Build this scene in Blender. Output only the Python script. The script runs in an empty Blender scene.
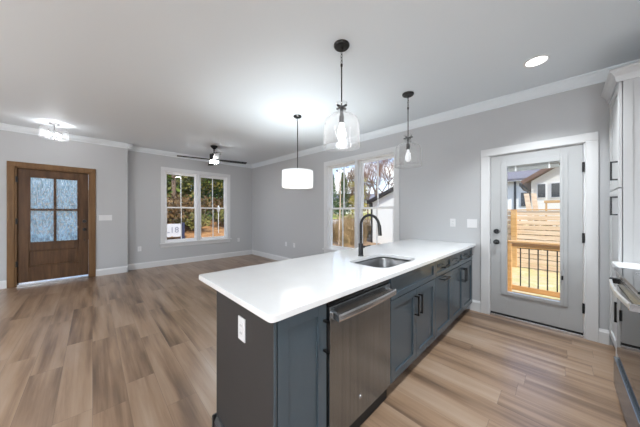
import bpy, bmesh, math, random
from mathutils import Vector, Matrix
random.seed(7)
C = bpy.context.scene.collection
SC = bpy.context.scene

# ------------------------------------------------------------------ camera
YAW = 0.7994
cam_d = bpy.data.cameras.new('camera'); cam = bpy.data.objects.new('camera', cam_d); C.objects.link(cam)
cam_d.sensor_width = 36; cam_d.lens = 36 * 234.0 / 640; cam_d.clip_start = 0.02; cam_d.clip_end = 300
cam.location = (0, 0, 1.315)
cam.rotation_euler = (math.pi / 2, 0, YAW - math.pi / 2)
SC.camera = cam
SC.view_settings.view_transform = 'Standard'; SC.view_settings.look = 'None'
SC.view_settings.gamma = 1.0; SC.view_settings.use_curve_mapping = False
SC.view_settings.exposure = 0.50
SC.cycles.use_denoising = True
SC.cycles.max_bounces = 10; SC.cycles.diffuse_bounces = 5; SC.cycles.transparent_max_bounces = 24
SC.cycles.caustics_refractive = False; SC.cycles.caustics_reflective = False
SC.cycles.sample_clamp_indirect = 4.0

# ------------------------------------------------------------------ sky, sun
SKY = 1.4
w = bpy.data.worlds.new('sky'); SC.world = w; w.use_nodes = True
nt = w.node_tree; nt.nodes.clear()
def N(nt, t, **k):
    n = nt.nodes.new(t)
    for a, v in k.items(): setattr(n, a, v)
    return n
L = lambda nt, a, b: nt.links.new(a, b)
tc = N(nt, 'ShaderNodeTexCoord'); sep = N(nt, 'ShaderNodeSeparateXYZ'); L(nt, tc.outputs['Generated'], sep.inputs[0])
rp = N(nt, 'ShaderNodeValToRGB'); L(nt, sep.outputs['Z'], rp.inputs[0])
rp.color_ramp.elements[0].position = 0.0; rp.color_ramp.elements[0].color = (.72, .84, .95, 1)
rp.color_ramp.elements[1].position = 0.45; rp.color_ramp.elements[1].color = (.10, .33, .82, 1)
nz = N(nt, 'ShaderNodeTexNoise'); nz.inputs['Scale'].default_value = 5.5; nz.inputs['Detail'].default_value = 6
mp = N(nt, 'ShaderNodeMapping'); mp.inputs['Scale'].default_value = (1, 1, 2.6); L(nt, tc.outputs['Generated'], mp.inputs[0]); L(nt, mp.outputs[0], nz.inputs['Vector'])
cr = N(nt, 'ShaderNodeValToRGB'); cr.color_ramp.elements[0].position = .46; cr.color_ramp.elements[1].position = .60
L(nt, nz.outputs['Fac'], cr.inputs[0])
mx = N(nt, 'ShaderNodeMixRGB'); L(nt, cr.outputs[0], mx.inputs[0]); L(nt, rp.outputs[0], mx.inputs[1]); mx.inputs[2].default_value = (.98, .98, 1, 1)
bg = N(nt, 'ShaderNodeBackground'); L(nt, mx.outputs[0], bg.inputs[0]); bg.inputs[1].default_value = SKY
wo = N(nt, 'ShaderNodeOutputWorld'); L(nt, bg.outputs[0], wo.inputs[0])
sd = bpy.data.lights.new('sun', 'SUN'); sd.energy = 5.2; sd.angle = .02; sd.color = (1, .95, .86)
so = bpy.data.objects.new('sun', sd); C.objects.link(so)
so.rotation_euler = Vector((.30, .78, -.72)).to_track_quat('-Z', 'Y').to_euler()

# lamp powers (watts), the last for added out-of-view fill
P_DRUM, P_CAN, P_FILL = 38, 13, 168

# ------------------------------------------------------------------ materials
MATS = {}
def pm(name, col, rough=.5, metal=0.0, spec=.5, **kw):
    m = bpy.data.materials.new(name); m.use_nodes = True
    b = m.node_tree.nodes['Principled BSDF']
    b.inputs['Base Color'].default_value = (*col, 1); b.inputs['Roughness'].default_value = rough
    b.inputs['Metallic'].default_value = metal; b.inputs['Specular IOR Level'].default_value = spec
    for k, v in kw.items(): b.inputs[k.replace('_', ' ')].default_value = v
    MATS[name] = m
    return m
def noise_col(m, cols, scale=(5, 5, 5), detail=4, pos=None, bump=0.0, nscale=1.0, coord='Object', rough=.6):
    nt = m.node_tree; b = nt.nodes['Principled BSDF']
    tc = N(nt, 'ShaderNodeTexCoord'); mp = N(nt, 'ShaderNodeMapping'); mp.inputs['Scale'].default_value = scale
    L(nt, tc.outputs[coord], mp.inputs[0])
    nz = N(nt, 'ShaderNodeTexNoise'); nz.inputs['Scale'].default_value = nscale; nz.inputs['Detail'].default_value = detail; nz.inputs['Roughness'].default_value = rough
    L(nt, mp.outputs[0], nz.inputs['Vector'])
    r = N(nt, 'ShaderNodeValToRGB'); e = r.color_ramp.elements
    n = len(cols); pos = pos or [.3 + .4 * i / (n - 1) for i in range(n)]
    while len(e) < n: e.new(.5)
    for i in range(n): e[i].position = pos[i]; e[i].color = (*cols[i], 1)
    L(nt, nz.outputs['Fac'], r.inputs[0]); L(nt, r.outputs[0], b.inputs['Base Color'])
    if bump:
        bp = N(nt, 'ShaderNodeBump'); bp.inputs['Strength'].default_value = bump; bp.inputs['Distance'].default_value = .01
        L(nt, nz.outputs['Fac'], bp.inputs['Height']); L(nt, bp.outputs[0], b.inputs['Normal'])
    return m
def emis(name, col, s):
    m = pm(name, col, .5); b = m.node_tree.nodes['Principled BSDF']
    b.inputs['Emission Color'].default_value = (*col, 1); b.inputs['Emission Strength'].default_value = s
    return m
def thin_glass(name, tint=(1, 1, 1), ior=1.45, rough=0.0, haze=0.0, bump=0.0, bscale=20, edge=0.0):
    m = bpy.data.materials.new(name); m.use_nodes = True; nt = m.node_tree; nt.nodes.clear()
    out = N(nt, 'ShaderNodeOutputMaterial'); tr = N(nt, 'ShaderNodeBsdfTransparent'); tr.inputs[0].default_value = (*tint, 1)
    gl = N(nt, 'ShaderNodeBsdfGlossy'); gl.inputs['Roughness'].default_value = rough
    lwf = N(nt, 'ShaderNodeLayerWeight'); lwf.inputs[0].default_value = .5; f0 = ((ior - 1) / (ior + 1)) ** 2
    pw = N(nt, 'ShaderNodeMath', operation='POWER'); L(nt, lwf.outputs['Facing'], pw.inputs[0]); pw.inputs[1].default_value = 5
    fr = N(nt, 'ShaderNodeMath', operation='MULTIPLY_ADD'); L(nt, pw.outputs[0], fr.inputs[0]); fr.inputs[1].default_value = 1 - f0; fr.inputs[2].default_value = f0
    m1 = N(nt, 'ShaderNodeMixShader'); L(nt, fr.outputs[0], m1.inputs[0]); L(nt, tr.outputs[0], m1.inputs[1]); L(nt, gl.outputs[0], m1.inputs[2])
    last = m1
    if bump:
        tc = N(nt, 'ShaderNodeTexCoord'); nz = N(nt, 'ShaderNodeTexNoise'); nz.inputs['Scale'].default_value = bscale; nz.inputs['Detail'].default_value = 2
        nz.inputs['Distortion'].default_value = 1.2
        L(nt, tc.outputs['Object'], nz.inputs['Vector'])
        bp = N(nt, 'ShaderNodeBump'); bp.inputs['Strength'].default_value = bump; bp.inputs['Distance'].default_value = .02
        L(nt, nz.outputs['Fac'], bp.inputs['Height']); L(nt, bp.outputs[0], gl.inputs['Normal']); L(nt, bp.outputs[0], lwf.inputs['Normal'])
    if haze:
        df = N(nt, 'ShaderNodeBsdfTranslucent'); df.inputs[0].default_value = (.95, .95, .95, 1)
        d2 = N(nt, 'ShaderNodeBsdfDiffuse'); d2.inputs[0].default_value = (.95, .95, .95, 1)
        ad = N(nt, 'ShaderNodeMixShader'); L(nt, df.outputs[0], ad.inputs[1]); L(nt, d2.outputs[0], ad.inputs[2])
        lw = N(nt, 'ShaderNodeLayerWeight'); lw.inputs[0].default_value = .35
        ma = N(nt, 'ShaderNodeMath', operation='MULTIPLY_ADD'); L(nt, lw.outputs['Facing'], ma.inputs[0]); ma.inputs[1].default_value = edge; ma.inputs[2].default_value = haze
        m2 = N(nt, 'ShaderNodeMixShader'); L(nt, ma.outputs[0], m2.inputs[0]); L(nt, m1.outputs[0], m2.inputs[1]); L(nt, ad.outputs[0], m2.inputs[2])
        last = m2
    L(nt, last.outputs[0], out.inputs[0]); MATS[name] = m
    return m

pm('wall_paint', (.48, .485, .495), .55, spec=.3)
pm('ceiling_paint', (.73, .775, .81), .6, spec=.3)
pm('trim_white', (.66, .66, .665), .38)
pm('door_white', (.44, .445, .45), .38)
pm('vinyl_white', (.85, .85, .85), .3)
pm("cabinet_white", (.53, .53, .535), .35)
pm('charcoal', (.052, .072, .088), .27, spec=.55)
pm('end_panel', (.024, .024, .025), .42)  # same paint as charcoal, shade put into this darker copy
pm('black_metal', (.012, .012, .013), .38, .3)
pm('black_gap', (.006, .006, .006), .6)
pm('bronze', (.02, .018, .017), .35, .6)
pm('outlet_white', (.72, .72, .73), .4)
pm('outlet_slot', (.05, .05, .05), .6)
pm('nickel', (.42, .42, .43), .3, .9)
pm('black_glass', (.008, .008, .009), .03, spec=.7)
pm('blind_grey', (.50, .52, .51), .5)
pm('white_metal', (.80, .80, .80), .35)
pm('fan_black', (.010, .010, .011), .6, spec=.2)
pm('sign_white', (.42, .43, .47), .5)
pm('post_white', (.40, .40, .41), .5)
pm('sign_grey', (.16, .17, .22), .5)
pm('sign_navy', (.02, .025, .06), .5)
pm('concrete', (.55, .54, .52), .8)
# quartz
m = pm('quartz', (.82, .82, .825), .10); noise_col(m, [(.79, .79, .795), (.84, .84, .845)], (3, 3, 3))
# stainless
m = pm('stainless', (.40, .40, .41), .27, .95); noise_col(m, [(.23, .25, .268), (.31, .335, .355)], (60, 60, 1.2))
m = pm('stainless_bright', (.62, .62, .63), .22, .95)
m = pm('handle_steel', (.72, .72, .73), .42, .85); pm('sink_steel', (.26, .26, .265), .30, .95)
# oak-stained door
m = pm('door_wood', (.13, .06, .03), .5, spec=.25); noise_col(m, [(.048, .022, .009), (.085, .041, .018), (.125, .064, .030)], (22, 22, 1.6), 5, bump=.08)
m = pm('casing_wood', (.17, .085, .04), .5, spec=.25); noise_col(m, [(.095, .046, .017), (.155, .080, .031), (.20, .108, .045)], (18, 18, 1.4), 5, bump=.08)
# exterior
m = pm('cedar', (.45, .25, .09), .7); noise_col(m, [(.42, .23, .075), (.56, .32, .12), (.62, .38, .16)], (8, 1.2, 20), 4)
m = pm('fence_wood', (.6, .4, .22), .75); noise_col(m, [(.58, .40, .25), (.72, .54, .37), (.80, .64, .48)], (8, 1.0, 12), 4)
m = pm('siding', (.78, .77, .74), .6)
nt = m.node_tree; b = nt.nodes['Principled BSDF']; tcn = N(nt, 'ShaderNodeTexCoord'); sx = N(nt, 'ShaderNodeSeparateXYZ'); L(nt, tcn.outputs['Object'], sx.inputs[0])
mu = N(nt, 'ShaderNodeMath', operation='MULTIPLY'); mu.inputs[1].default_value = 6.5; L(nt, sx.outputs['Z'], mu.inputs[0])
fr = N(nt, 'ShaderNodeMath', operation='FRACT'); L(nt, mu.outputs[0], fr.inputs[0])
bp = N(nt, 'ShaderNodeBump'); bp.inputs['Distance'].default_value = .02; L(nt, fr.outputs[0], bp.inputs['Height']); L(nt, bp.outputs[0], b.inputs['Normal'])
pm('stucco_white', (.82, .82, .80), .7)
pm('roof_dark', (.025, .022, .022), .6)
pm('roof_grey', (.16, .15, .17), .8)
pm('eave_brown', (.17, .10, .07), .6)
pm('window_dark', (.03, .035, .04), .1)
m = pm('dirt', (.25, .16, .09), .95); noise_col(m, [(.13, .085, .05), (.25, .16, .09), (.36, .25, .15)], (1, 1, 1), 8, nscale=1.5)
m = pm('leaf_litter', (.36, .17, .06), .95); noise_col(m, [(.12, .06, .025), (.30, .145, .055), (.42, .24, .10)], (1, 1, 1), 8, nscale=3.5)
m = pm('yard_grass', (.42, .34, .12), .95); noise_col(m, [(.30, .21, .11), (.52, .42, .24), (.42, .38, .16), (.64, .54, .36)], (1, 1, 1), 8, nscale=2.2)
m = pm('lawn_green', (.35, .38, .08), .95); noise_col(m, [(.30, .32, .06), (.45, .46, .12)], (1, 1, 1), 6, nscale=1)
m = pm('gravel', (.55, .50, .46), .95); noise_col(m, [(.42, .37, .33), (.62, .58, .54)], (1, 1, 1), 8, nscale=3)
m = pm('bark', (.16, .11, .08), .9); noise_col(m, [(.09, .06, .045), (.20, .14, .10)], (6, 6, 1), 5)
m = pm('bark_pale', (.48, .36, .26), .9); noise_col(m, [(.36, .26, .18), (.56, .44, .33)], (6, 6, 1), 5)
m = pm('twig', (.19, .105, .075), .9)
def leafmat(name, cols):
    m = pm(name, cols[0], .7, spec=.2); noise_col(m, cols, (1, 1, 1), 3, nscale=2.0)
    b = m.node_tree.nodes['Principled BSDF']
leafmat('leaf_green', [(.03, .055, .012), (.08, .13, .025), (.19, .23, .05)])
leafmat('leaf_dark', [(.025, .055, .018), (.06, .11, .03), (.10, .16, .05)])
leafmat('leaf_olive', [(.06, .065, .018), (.15, .15, .045), (.26, .22, .07)])
leafmat('leaf_autumn', [(.06, .036, .016), (.13, .075, .03), (.22, .14, .055)])
leafmat('leaf_yellow', [(.34, .30, .05), (.48, .42, .10)])
leafmat('brush_tan', [(.13, .085, .04), (.32, .22, .115), (.20, .16, .07)])
# glass
thin_glass('pane_glass', (.97, .98, .98), 1.35)
thin_glass('shade_glass', (.985, .985, .985), 1.5, .02, haze=.03, bump=.6, bscale=14, edge=.22)
thin_glass('flush_glass', (.98, .98, .98), 1.3, .05, haze=.05, bump=.2, bscale=25, edge=.06)
# rain glass of the entry door
m = bpy.data.materials.new('rain_glass'); m.use_nodes = True; MATS['rain_glass'] = m
nt = m.node_tree; b = nt.nodes['Principled BSDF']
b.inputs['Base Color'].default_value = (.90, .98, 1, 1); b.inputs['Roughness'].default_value = .05; b.inputs['Transmission Weight'].default_value = 1.0; b.inputs['IOR'].default_value = 1.25
tcn = N(nt, 'ShaderNodeTexCoord'); mpn = N(nt, 'ShaderNodeMapping'); mpn.inputs['Scale'].default_value = (60, 60, 15); L(nt, tcn.outputs['Object'], mpn.inputs[0])
nz = N(nt, 'ShaderNodeTexNoise'); nz.inputs['Scale'].default_value = 1; nz.inputs['Detail'].default_value = 1.5; L(nt, mpn.outputs[0], nz.inputs['Vector'])
bp = N(nt, 'ShaderNodeBump'); bp.inputs['Strength'].default_value = .8; bp.inputs['Distance'].default_value = .02; L(nt, nz.outputs['Fac'], bp.inputs['Height']); L(nt, bp.outputs[0], b.inputs['Normal'])
tl = N(nt, 'ShaderNodeBsdfTranslucent'); tl.inputs[0].default_value = (.84, .98, 1, 1)
mxs = N(nt, 'ShaderNodeMixShader'); L(nt, bp.outputs[0], tl.inputs['Normal']); rr = N(nt, 'ShaderNodeMapRange'); rr.inputs['From Min'].default_value = .42; rr.inputs['From Max'].default_value = .56; rr.inputs['To Min'].default_value = .42; rr.inputs['To Max'].default_value = .92; L(nt, nz.outputs['Fac'], rr.inputs['Value']); L(nt, rr.outputs[0], mxs.inputs[0])
L(nt, b.outputs[0], mxs.inputs[1]); L(nt, tl.outputs[0], mxs.inputs[2]); L(nt, mxs.outputs[0], nt.nodes['Material Output'].inputs[0])
# lamp emitters
emis('bulb_glow', (.95, .97, 1), 17)
emis('entry_glow', (.95, .97, 1), 85)
emis('bulb_faint_glow', (.95, .97, 1), .25)  # unlit bulb, whitened by a faint added glow
emis('can_glow', (1, .98, .95), 4)
emis('fan_glow', (.95, .97, 1), 110)
m = bpy.data.materials.new('drum_fabric'); m.use_nodes = True; MATS['drum_fabric'] = m; nt = m.node_tree
b = nt.nodes['Principled BSDF']; b.inputs['Base Color'].default_value = (.85, .85, .85, 1); b.inputs['Roughness'].default_value = .8
tl = N(nt, 'ShaderNodeBsdfTranslucent'); tl.inputs[0].default_value = (.9, .9, .9, 1); mxs = N(nt, 'ShaderNodeMixShader'); mxs.inputs[0].default_value = .7
L(nt, b.outputs[0], mxs.inputs[1]); L(nt, tl.outputs[0], mxs.inputs[2]); L(nt, mxs.outputs[0], nt.nodes['Material Output'].inputs[0])
emis('drum_diffuser', (1, .98, .95), 1.2)
# plank floor
m = pm('plank_floor', (.3, .22, .16), .30, spec=.5)
nt = m.node_tree; b = nt.nodes['Principled BSDF']
tcn = N(nt, 'ShaderNodeTexCoord'); sx = N(nt, 'ShaderNodeSeparateXYZ'); L(nt, tcn.outputs['Object'], sx.inputs[0])
def M(op, a, bb=None, c=None):
    n = N(nt, 'ShaderNodeMath', operation=op)
    for i, v in enumerate((a, bb, c)):
        if v is None: continue
        if isinstance(v, (int, float)): n.inputs[i].default_value = v
        else: L(nt, v, n.inputs[i])
    return n.outputs[0]
px = M('DIVIDE', sx.outputs['X'], .182); ix = M('FLOOR', px); fx = M('FRACT', px)
wn = N(nt, 'ShaderNodeTexWhiteNoise', noise_dimensions='1D'); L(nt, ix, wn.inputs['W'])
py = M('ADD', M('DIVIDE', sx.outputs['Y'], 1.22), M('MULTIPLY', wn.outputs['Value'], 7.31)); iy = M('FLOOR', py); fy = M('FRACT', py)
cb = N(nt, 'ShaderNodeCombineXYZ'); L(nt, ix, cb.inputs[0]); L(nt, iy, cb.inputs[1])
wn2 = N(nt, 'ShaderNodeTexWhiteNoise', noise_dimensions='2D'); L(nt, cb.outputs[0], wn2.inputs['Vector'])
# grain
cg = N(nt, 'ShaderNodeCombineXYZ'); L(nt, M('MULTIPLY', sx.outputs['X'], 22), cg.inputs[0]); L(nt, M('MULTIPLY', sx.outputs['Y'], .8), cg.inputs[1]); L(nt, M('MULTIPLY', wn2.outputs['Value'], 40), cg.inputs[2])
gn = N(nt, 'ShaderNodeTexNoise'); gn.inputs['Scale'].default_value = 1; gn.inputs['Detail'].default_value = 6; gn.inputs['Roughness'].default_value = .62; gn.inputs['Distortion'].default_value = .5; L(nt, cg.outputs[0], gn.inputs['Vector'])
cg2 = N(nt, 'ShaderNodeCombineXYZ'); L(nt, M('MULTIPLY', sx.outputs['X'], 5), cg2.inputs[0]); L(nt, M('MULTIPLY', sx.outputs['Y'], .5), cg2.inputs[1]); L(nt, M('MULTIPLY', wn2.outputs['Value'], 17), cg2.inputs[2])
gn2 = N(nt, 'ShaderNodeTexNoise'); gn2.inputs['Scale'].default_value = 1.6; gn2.inputs['Detail'].default_value = 3; L(nt, cg2.outputs[0], gn2.inputs['Vector'])
val = M('ADD', M('ADD', M('MULTIPLY', wn2.outputs['Value'], .15), M('MULTIPLY', gn.outputs['Fac'], .46)), M('MULTIPLY', gn2.outputs['Fac'], .70))
FLOOR_RAMP = [(.36, (.062, .040, .028)), (.52, (.165, .102, .064)), (.66, (.268, .173, .110)), (.88, (.35, .255, .185))]
r = N(nt, 'ShaderNodeValToRGB'); e = r.color_ramp.elements
for i, (p_, c_) in enumerate(FLOOR_RAMP):
    if i > 1: e.new(p_)
for i, (p_, c_) in enumerate(FLOOR_RAMP):
    e[i].position = p_; e[i].color = (*c_, 1)
L(nt, val, r.inputs[0])
seam = M('MAXIMUM', M('LESS_THAN', fx, .012), M('LESS_THAN', fy, .0022))
mxr = N(nt, 'ShaderNodeMixRGB'); L(nt, M('MULTIPLY', seam, .5), mxr.inputs[0]); L(nt, r.outputs[0], mxr.inputs[1]); mxr.inputs[2].default_value = (.06, .04, .03, 1)
L(nt, mxr.outputs[0], b.inputs['Base Color'])
bp = N(nt, 'ShaderNodeBump'); bp.inputs['Strength'].default_value = .12; bp.inputs['Distance'].default_value = .004; L(nt, M('SUBTRACT', gn.outputs['Fac'], M('MULTIPLY', seam, 1.5)), bp.inputs['Height']); L(nt, bp.outputs[0], b.inputs['Normal'])

# ------------------------------------------------------------------ mesh helpers
OFF = {}
def thing(name, loc, label, cat, group=None, kind=None):
    o = bpy.data.objects.new(name, None); C.objects.link(o); o.location = loc; o.empty_display_size = .1
    OFF[o] = Vector(loc); return tag(o, label, cat, group, kind)
def tag(o, label=None, cat=None, group=None, kind=None):
    if label: o['label'] = label
    if cat: o['category'] = cat
    if group: o['group'] = group
    if kind: o['kind'] = kind
    return o
class MB:
    def __init__(s): s.bm = bmesh.new()
    def box(s, x0, x1, y0, y1, z0, z1):
        r = bmesh.ops.create_cube(s.bm, size=1)
        for v in r['verts']:
            v.co = Vector((x0 + (v.co.x + .5) * (x1 - x0), y0 + (v.co.y + .5) * (y1 - y0), z0 + (v.co.z + .5) * (z1 - z0)))
        if (x1 - x0) * (y1 - y0) * (z1 - z0) < 0: bmesh.ops.reverse_faces(s.bm, faces=list({f for v in r['verts'] for f in v.link_faces}))
        return s
    def tube(s, pts, rad, seg=12, caps=True):
        pts = [Vector(p) for p in pts]; n = len(pts); rs = rad if isinstance(rad, (list, tuple)) else [rad] * n
        rings = []; prev = None
        for i, p in enumerate(pts):
            t = (pts[min(i + 1, n - 1)] - pts[max(i - 1, 0)]).normalized()
            if prev is None:
                a = Vector((0, 0, 1)) if abs(t.z) < .9 else Vector((1, 0, 0)); u = t.cross(a).normalized()
            else:
                u = (prev - t * prev.dot(t)).normalized()
            prev = u; v = t.cross(u)
            rings.append([s.bm.verts.new(p + (u * math.cos(2 * math.pi * k / seg) + v * math.sin(2 * math.pi * k / seg)) * rs[i]) for k in range(seg)])
        for a, b in zip(rings, rings[1:]):
            for k in range(seg): s.bm.faces.new((a[k], a[(k + 1) % seg], b[(k + 1) % seg], b[k]))
        if caps and seg > 2:
            s.bm.faces.new(rings[0][::-1]); s.bm.faces.new(rings[-1])
        return s
    def cyl(s, p0, p1, r, r1=None, seg=24): return s.tube([p0, p1], [r, r if r1 is None else r1], seg)
    def lathe(s, prof, c, seg=40, axis='z', caps=False):
        c = Vector(c); rings = []
        for r, h in prof:
            ring = []
            for k in range(seg):
                a = 2 * math.pi * k / seg; q = (r * math.cos(a), r * math.sin(a), h)
                if axis == 'x': q = (h, q[0], q[1])
                if axis == 'y': q = (q[0], h, q[1])
                ring.append(s.bm.verts.new(c + Vector(q)))
            rings.append(ring)
        for a, b in zip(rings, rings[1:]):
            for k in range(seg): s.bm.faces.new((a[k], a[(k + 1) % seg], b[(k + 1) % seg], b[k]))
        if caps:
            s.bm.faces.new(rings[0][::-1]); s.bm.faces.new(rings[-1])
        return s
    def prism(s, poly, vec):
        vec = Vector(vec); a = [s.bm.verts.new(Vector(p)) for p in poly]; b = [s.bm.verts.new(Vector(p) + vec) for p in poly]; n = len(a)
        s.bm.faces.new(a[::-1]); s.bm.faces.new(b)
        for k in range(n): s.bm.faces.new((a[k], a[(k + 1) % n], b[(k + 1) % n], b[k]))
        return s
    def loft(s, a, b):
        va = [s.bm.verts.new(Vector(p)) for p in a]; vb = [s.bm.verts.new(Vector(p)) for p in b]; n = len(va)
        for k in range(n): s.bm.faces.new((va[k], va[(k + 1) % n], vb[(k + 1) % n], vb[k]))
        s.bm.faces.new(va[::-1]); s.bm.faces.new(vb); return s
    def build(s, name, mat, parent=None, bevel=0, smooth=False, origin=None):
        me = bpy.data.meshes.new(name)
        bmesh.ops.recalc_face_normals(s.bm, faces=s.bm.faces[:])
        off = OFF[parent] if parent is not None else Vector(origin or (0, 0, 0))
        for v in s.bm.verts: v.co -= off
        s.bm.to_mesh(me); s.bm.free()
        me.materials.append(MATS[mat])
        if smooth:
            for p in me.polygons: p.use_smooth = True
        o = bpy.data.objects.new(name, me); C.objects.link(o); OFF[o] = off
        if parent is not None: o.parent = parent
        else: o.location = off
        if bevel:
            md = o.modifiers.new('edge', 'BEVEL'); md.width = bevel; md.segments = 2; md.limit_method = 'ANGLE'; md.angle_limit = .7
            md.harden_normals = False
        if smooth:
            md = o.modifiers.new('wn', 'WEIGHTED_NORMAL') if False else None
            me.set_sharp_from_angle(angle=math.radians(40))
        return o
def lamp(name, loc, power, radius, parent=None, col=(.90, .965, 1), kind='POINT', **kw):
    d = bpy.data.lights.new(name, kind); d.energy = power; d.color = col
    if kind == 'AREA': d.shape = 'DISK'; d.size = radius * 2
    else: d.shadow_soft_size = radius
    for k, v in kw.items(): setattr(d, k, v)
    o = bpy.data.objects.new(name, d); C.objects.link(o)
    o.location = Vector(loc) - (OFF[parent] if parent is not None else Vector((0, 0, 0)))
    if parent is not None: o.parent = parent
    return o

# ------------------------------------------------------------------ room shell
XR, YB, YD, XJ = 3.715, 6.97, 6.79, .567
YK, XL, YREAR = -.97, -4.6, -4.8
cz = lambda y: 2.755 + .0172 * y
T = .16
def wall_with_holes(name, axis, face, out, a0, a1, holes, label, z0=-.1, z1=3.0):
    """wall whose inner face is at coordinate face; out=+1/-1 outward; holes [(a0,a1,z0,z1)] along the wall"""
    m = MB(); d0, d1 = sorted((face, face + out * T))
    def bx(u0, u1, zz0, zz1):
        if u1 - u0 < 1e-4 or zz1 - zz0 < 1e-4: return
        if axis == 'x': m.box(u0, u1, d0, d1, zz0, zz1)
        else: m.box(d0, d1, u0, u1, zz0, zz1)
    cur = a0
    for h in sorted(holes):
        bx(cur, h[0], z0, z1); bx(h[0], h[1], z0, h[2]); bx(h[0], h[1], h[3], z1); cur = h[1]
    bx(cur, a1, z0, z1)
    o = m.build(name, 'wall_paint'); return tag(o, label, 'wall', kind='structure')
W1 = (1.218, 2.985); W2 = (1.897, 3.677); WZ = (.575, 2.394); WZ2 = (.545, 2.365)
D2 = (-.18, .65); D1 = (-.994, -.036)
wall_with_holes('wall_back', 'x', YB, 1, XJ, XR + T, [(W1[0] + .09, W1[1] - .09, *WZ)], 'grey painted back wall around the woodland window')
wall_with_holes('wall_front', 'x', YD, 1, XL - T, XJ, [(*D1, -.1, 2.157)], 'grey painted wall around the wooden entry door')
o = MB().box(XJ - .02, XJ, YD + T, YB + T, -.1, 3).build('wall_side', 'wall_paint'); tag(o, 'short grey wall return beside the back window', 'wall', kind='structure')
wall_with_holes('wall_right', 'y', XR, 1, YK - T, YB, [(D2[0], D2[1], -.1, 2.063), (W2[0] + .09, W2[1] - .09, *WZ2)], 'grey painted wall with white glazed door and sink window')
wall_with_holes('wall_kitchen', 'x', YK, -1, .9, XR, [], 'grey painted wall behind the range')
wall_with_holes('wall_left', 'y', XL, -1, YREAR, YD, [(-3.9, -1.2, .1, 2.5), (-.5, 2.7, .1, 2.5), (3.3, 6.3, .1, 2.5)], 'grey painted wall with tall openings added to let sky light in')  # unseen wall, openings made large so sky light reaches the ceiling
wall_with_holes('wall_rear', 'x', YREAR, -1, XL - T, 1.06, [(-3.9, -.2, .1, 2.45)], 'grey painted wall with wide opening added to let sky light in')  # unseen wall, opening added for soft sky fill
o = MB().box(.9, 1.06, YREAR, YK - T, -.1, 3).build('wall_hall', 'wall_paint'); tag(o, 'grey painted hall wall beside the kitchen', 'wall', kind='structure')
o = MB().box(XL - T, XR + T, YREAR - T, YB + T, -.12, 0).build('floor', 'plank_floor'); tag(o, 'brown wood plank floor', 'floor', kind='structure')
m = MB(); y0, y1 = YREAR - T, YB + T
m.loft([(XL - T, y0, cz(y0)), (XR + T, y0, cz(y0)), (XR + T, y1, cz(y1)), (XL - T, y1, cz(y1))], [(XL - T, y0, cz(y0) + .3), (XR + T, y0, cz(y0) + .3), (XR + T, y1, cz(y1) + .3), (XL - T, y1, cz(y1) + .3)])
tag(m.build('ceiling', 'ceiling_paint'), 'smooth white painted ceiling', 'ceiling', kind='structure')
# crown: profile (projection, drop)
PR = [(0, 0), (.088, 0), (.088, -.014), (.074, -.022), (.060, -.045), (.036, -.072), (.018, -.086), (.014, -.102), (0, -.102)]
def sweep(name, p0, p1, nrm, prof, mat, label):
    nrm = Vector(nrm); m = MB()
    m.loft([Vector(p0) + nrm * a + Vector((0, 0, b)) for a, b in prof], [Vector(p1) + nrm * a + Vector((0, 0, b)) for a, b in prof])
    return tag(m.build(name, mat), label, 'trim', kind='structure')
sweep('trim_1', (XR, YK, cz(YK)), (XR, YB, cz(YB)), (-1, 0, 0), PR, 'ceiling_paint', 'white crown moulding along the right wall')
sweep('trim_2', (XJ, YB, cz(YB)), (XR, YB, cz(YB)), (0, -1, 0), PR, 'ceiling_paint', 'white crown moulding above the back window')
sweep('trim_3', (XL, YD, cz(YD)), (XJ + .088, YD, cz(YD)), (0, -1, 0), PR, 'ceiling_paint', 'white crown moulding above the wooden entry door')
sweep('trim_4', (XJ, YD - .088, cz(YD)), (XJ, YB, cz(YD)), (1, 0, 0), PR, 'ceiling_paint', 'short white crown return at the wall corner')
BP = [(0, 0), (.016, 0), (.016, .115), (.010, .128), (.006, .142), (0, .142)]
sweep('baseboard_back', (XJ, YB, 0), (XR, YB, 0), (0, -1, 0), BP, 'trim_white', 'white baseboard below the back window')
sweep('baseboard_front', (XL, YD, 0), (D1[0] - .086, YD, 0), (0, -1, 0), BP, 'trim_white', 'white baseboard hinge side of the wooden entry door')
sweep('baseboard_entry', (D1[1] + .086, YD, 0), (XJ + .016, YD, 0), (0, -1, 0), BP, 'trim_white', 'white baseboard lock side of the wooden entry door')
sweep('baseboard_return', (XJ, YD - .016, 0), (XJ, YB, 0), (1, 0, 0), BP, 'trim_white', 'short white baseboard at the wall corner')
sweep('baseboard_right', (XR, 1.46, 0), (XR, YB, 0), (-1, 0, 0), BP, 'trim_white', 'white baseboard between peninsula and back corner')
sweep('baseboard_door', (XR, .742, 0), (XR, .86, 0), (-1, 0, 0), BP, 'trim_white', 'short white baseboard between glazed door and blue cabinets')
sweep('baseboard_pantry', (XR, -.34, 0), (XR, -.262, 0), (-1, 0, 0), BP, 'trim_white', 'short white baseboard between glazed door and pantry cabinet')

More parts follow.
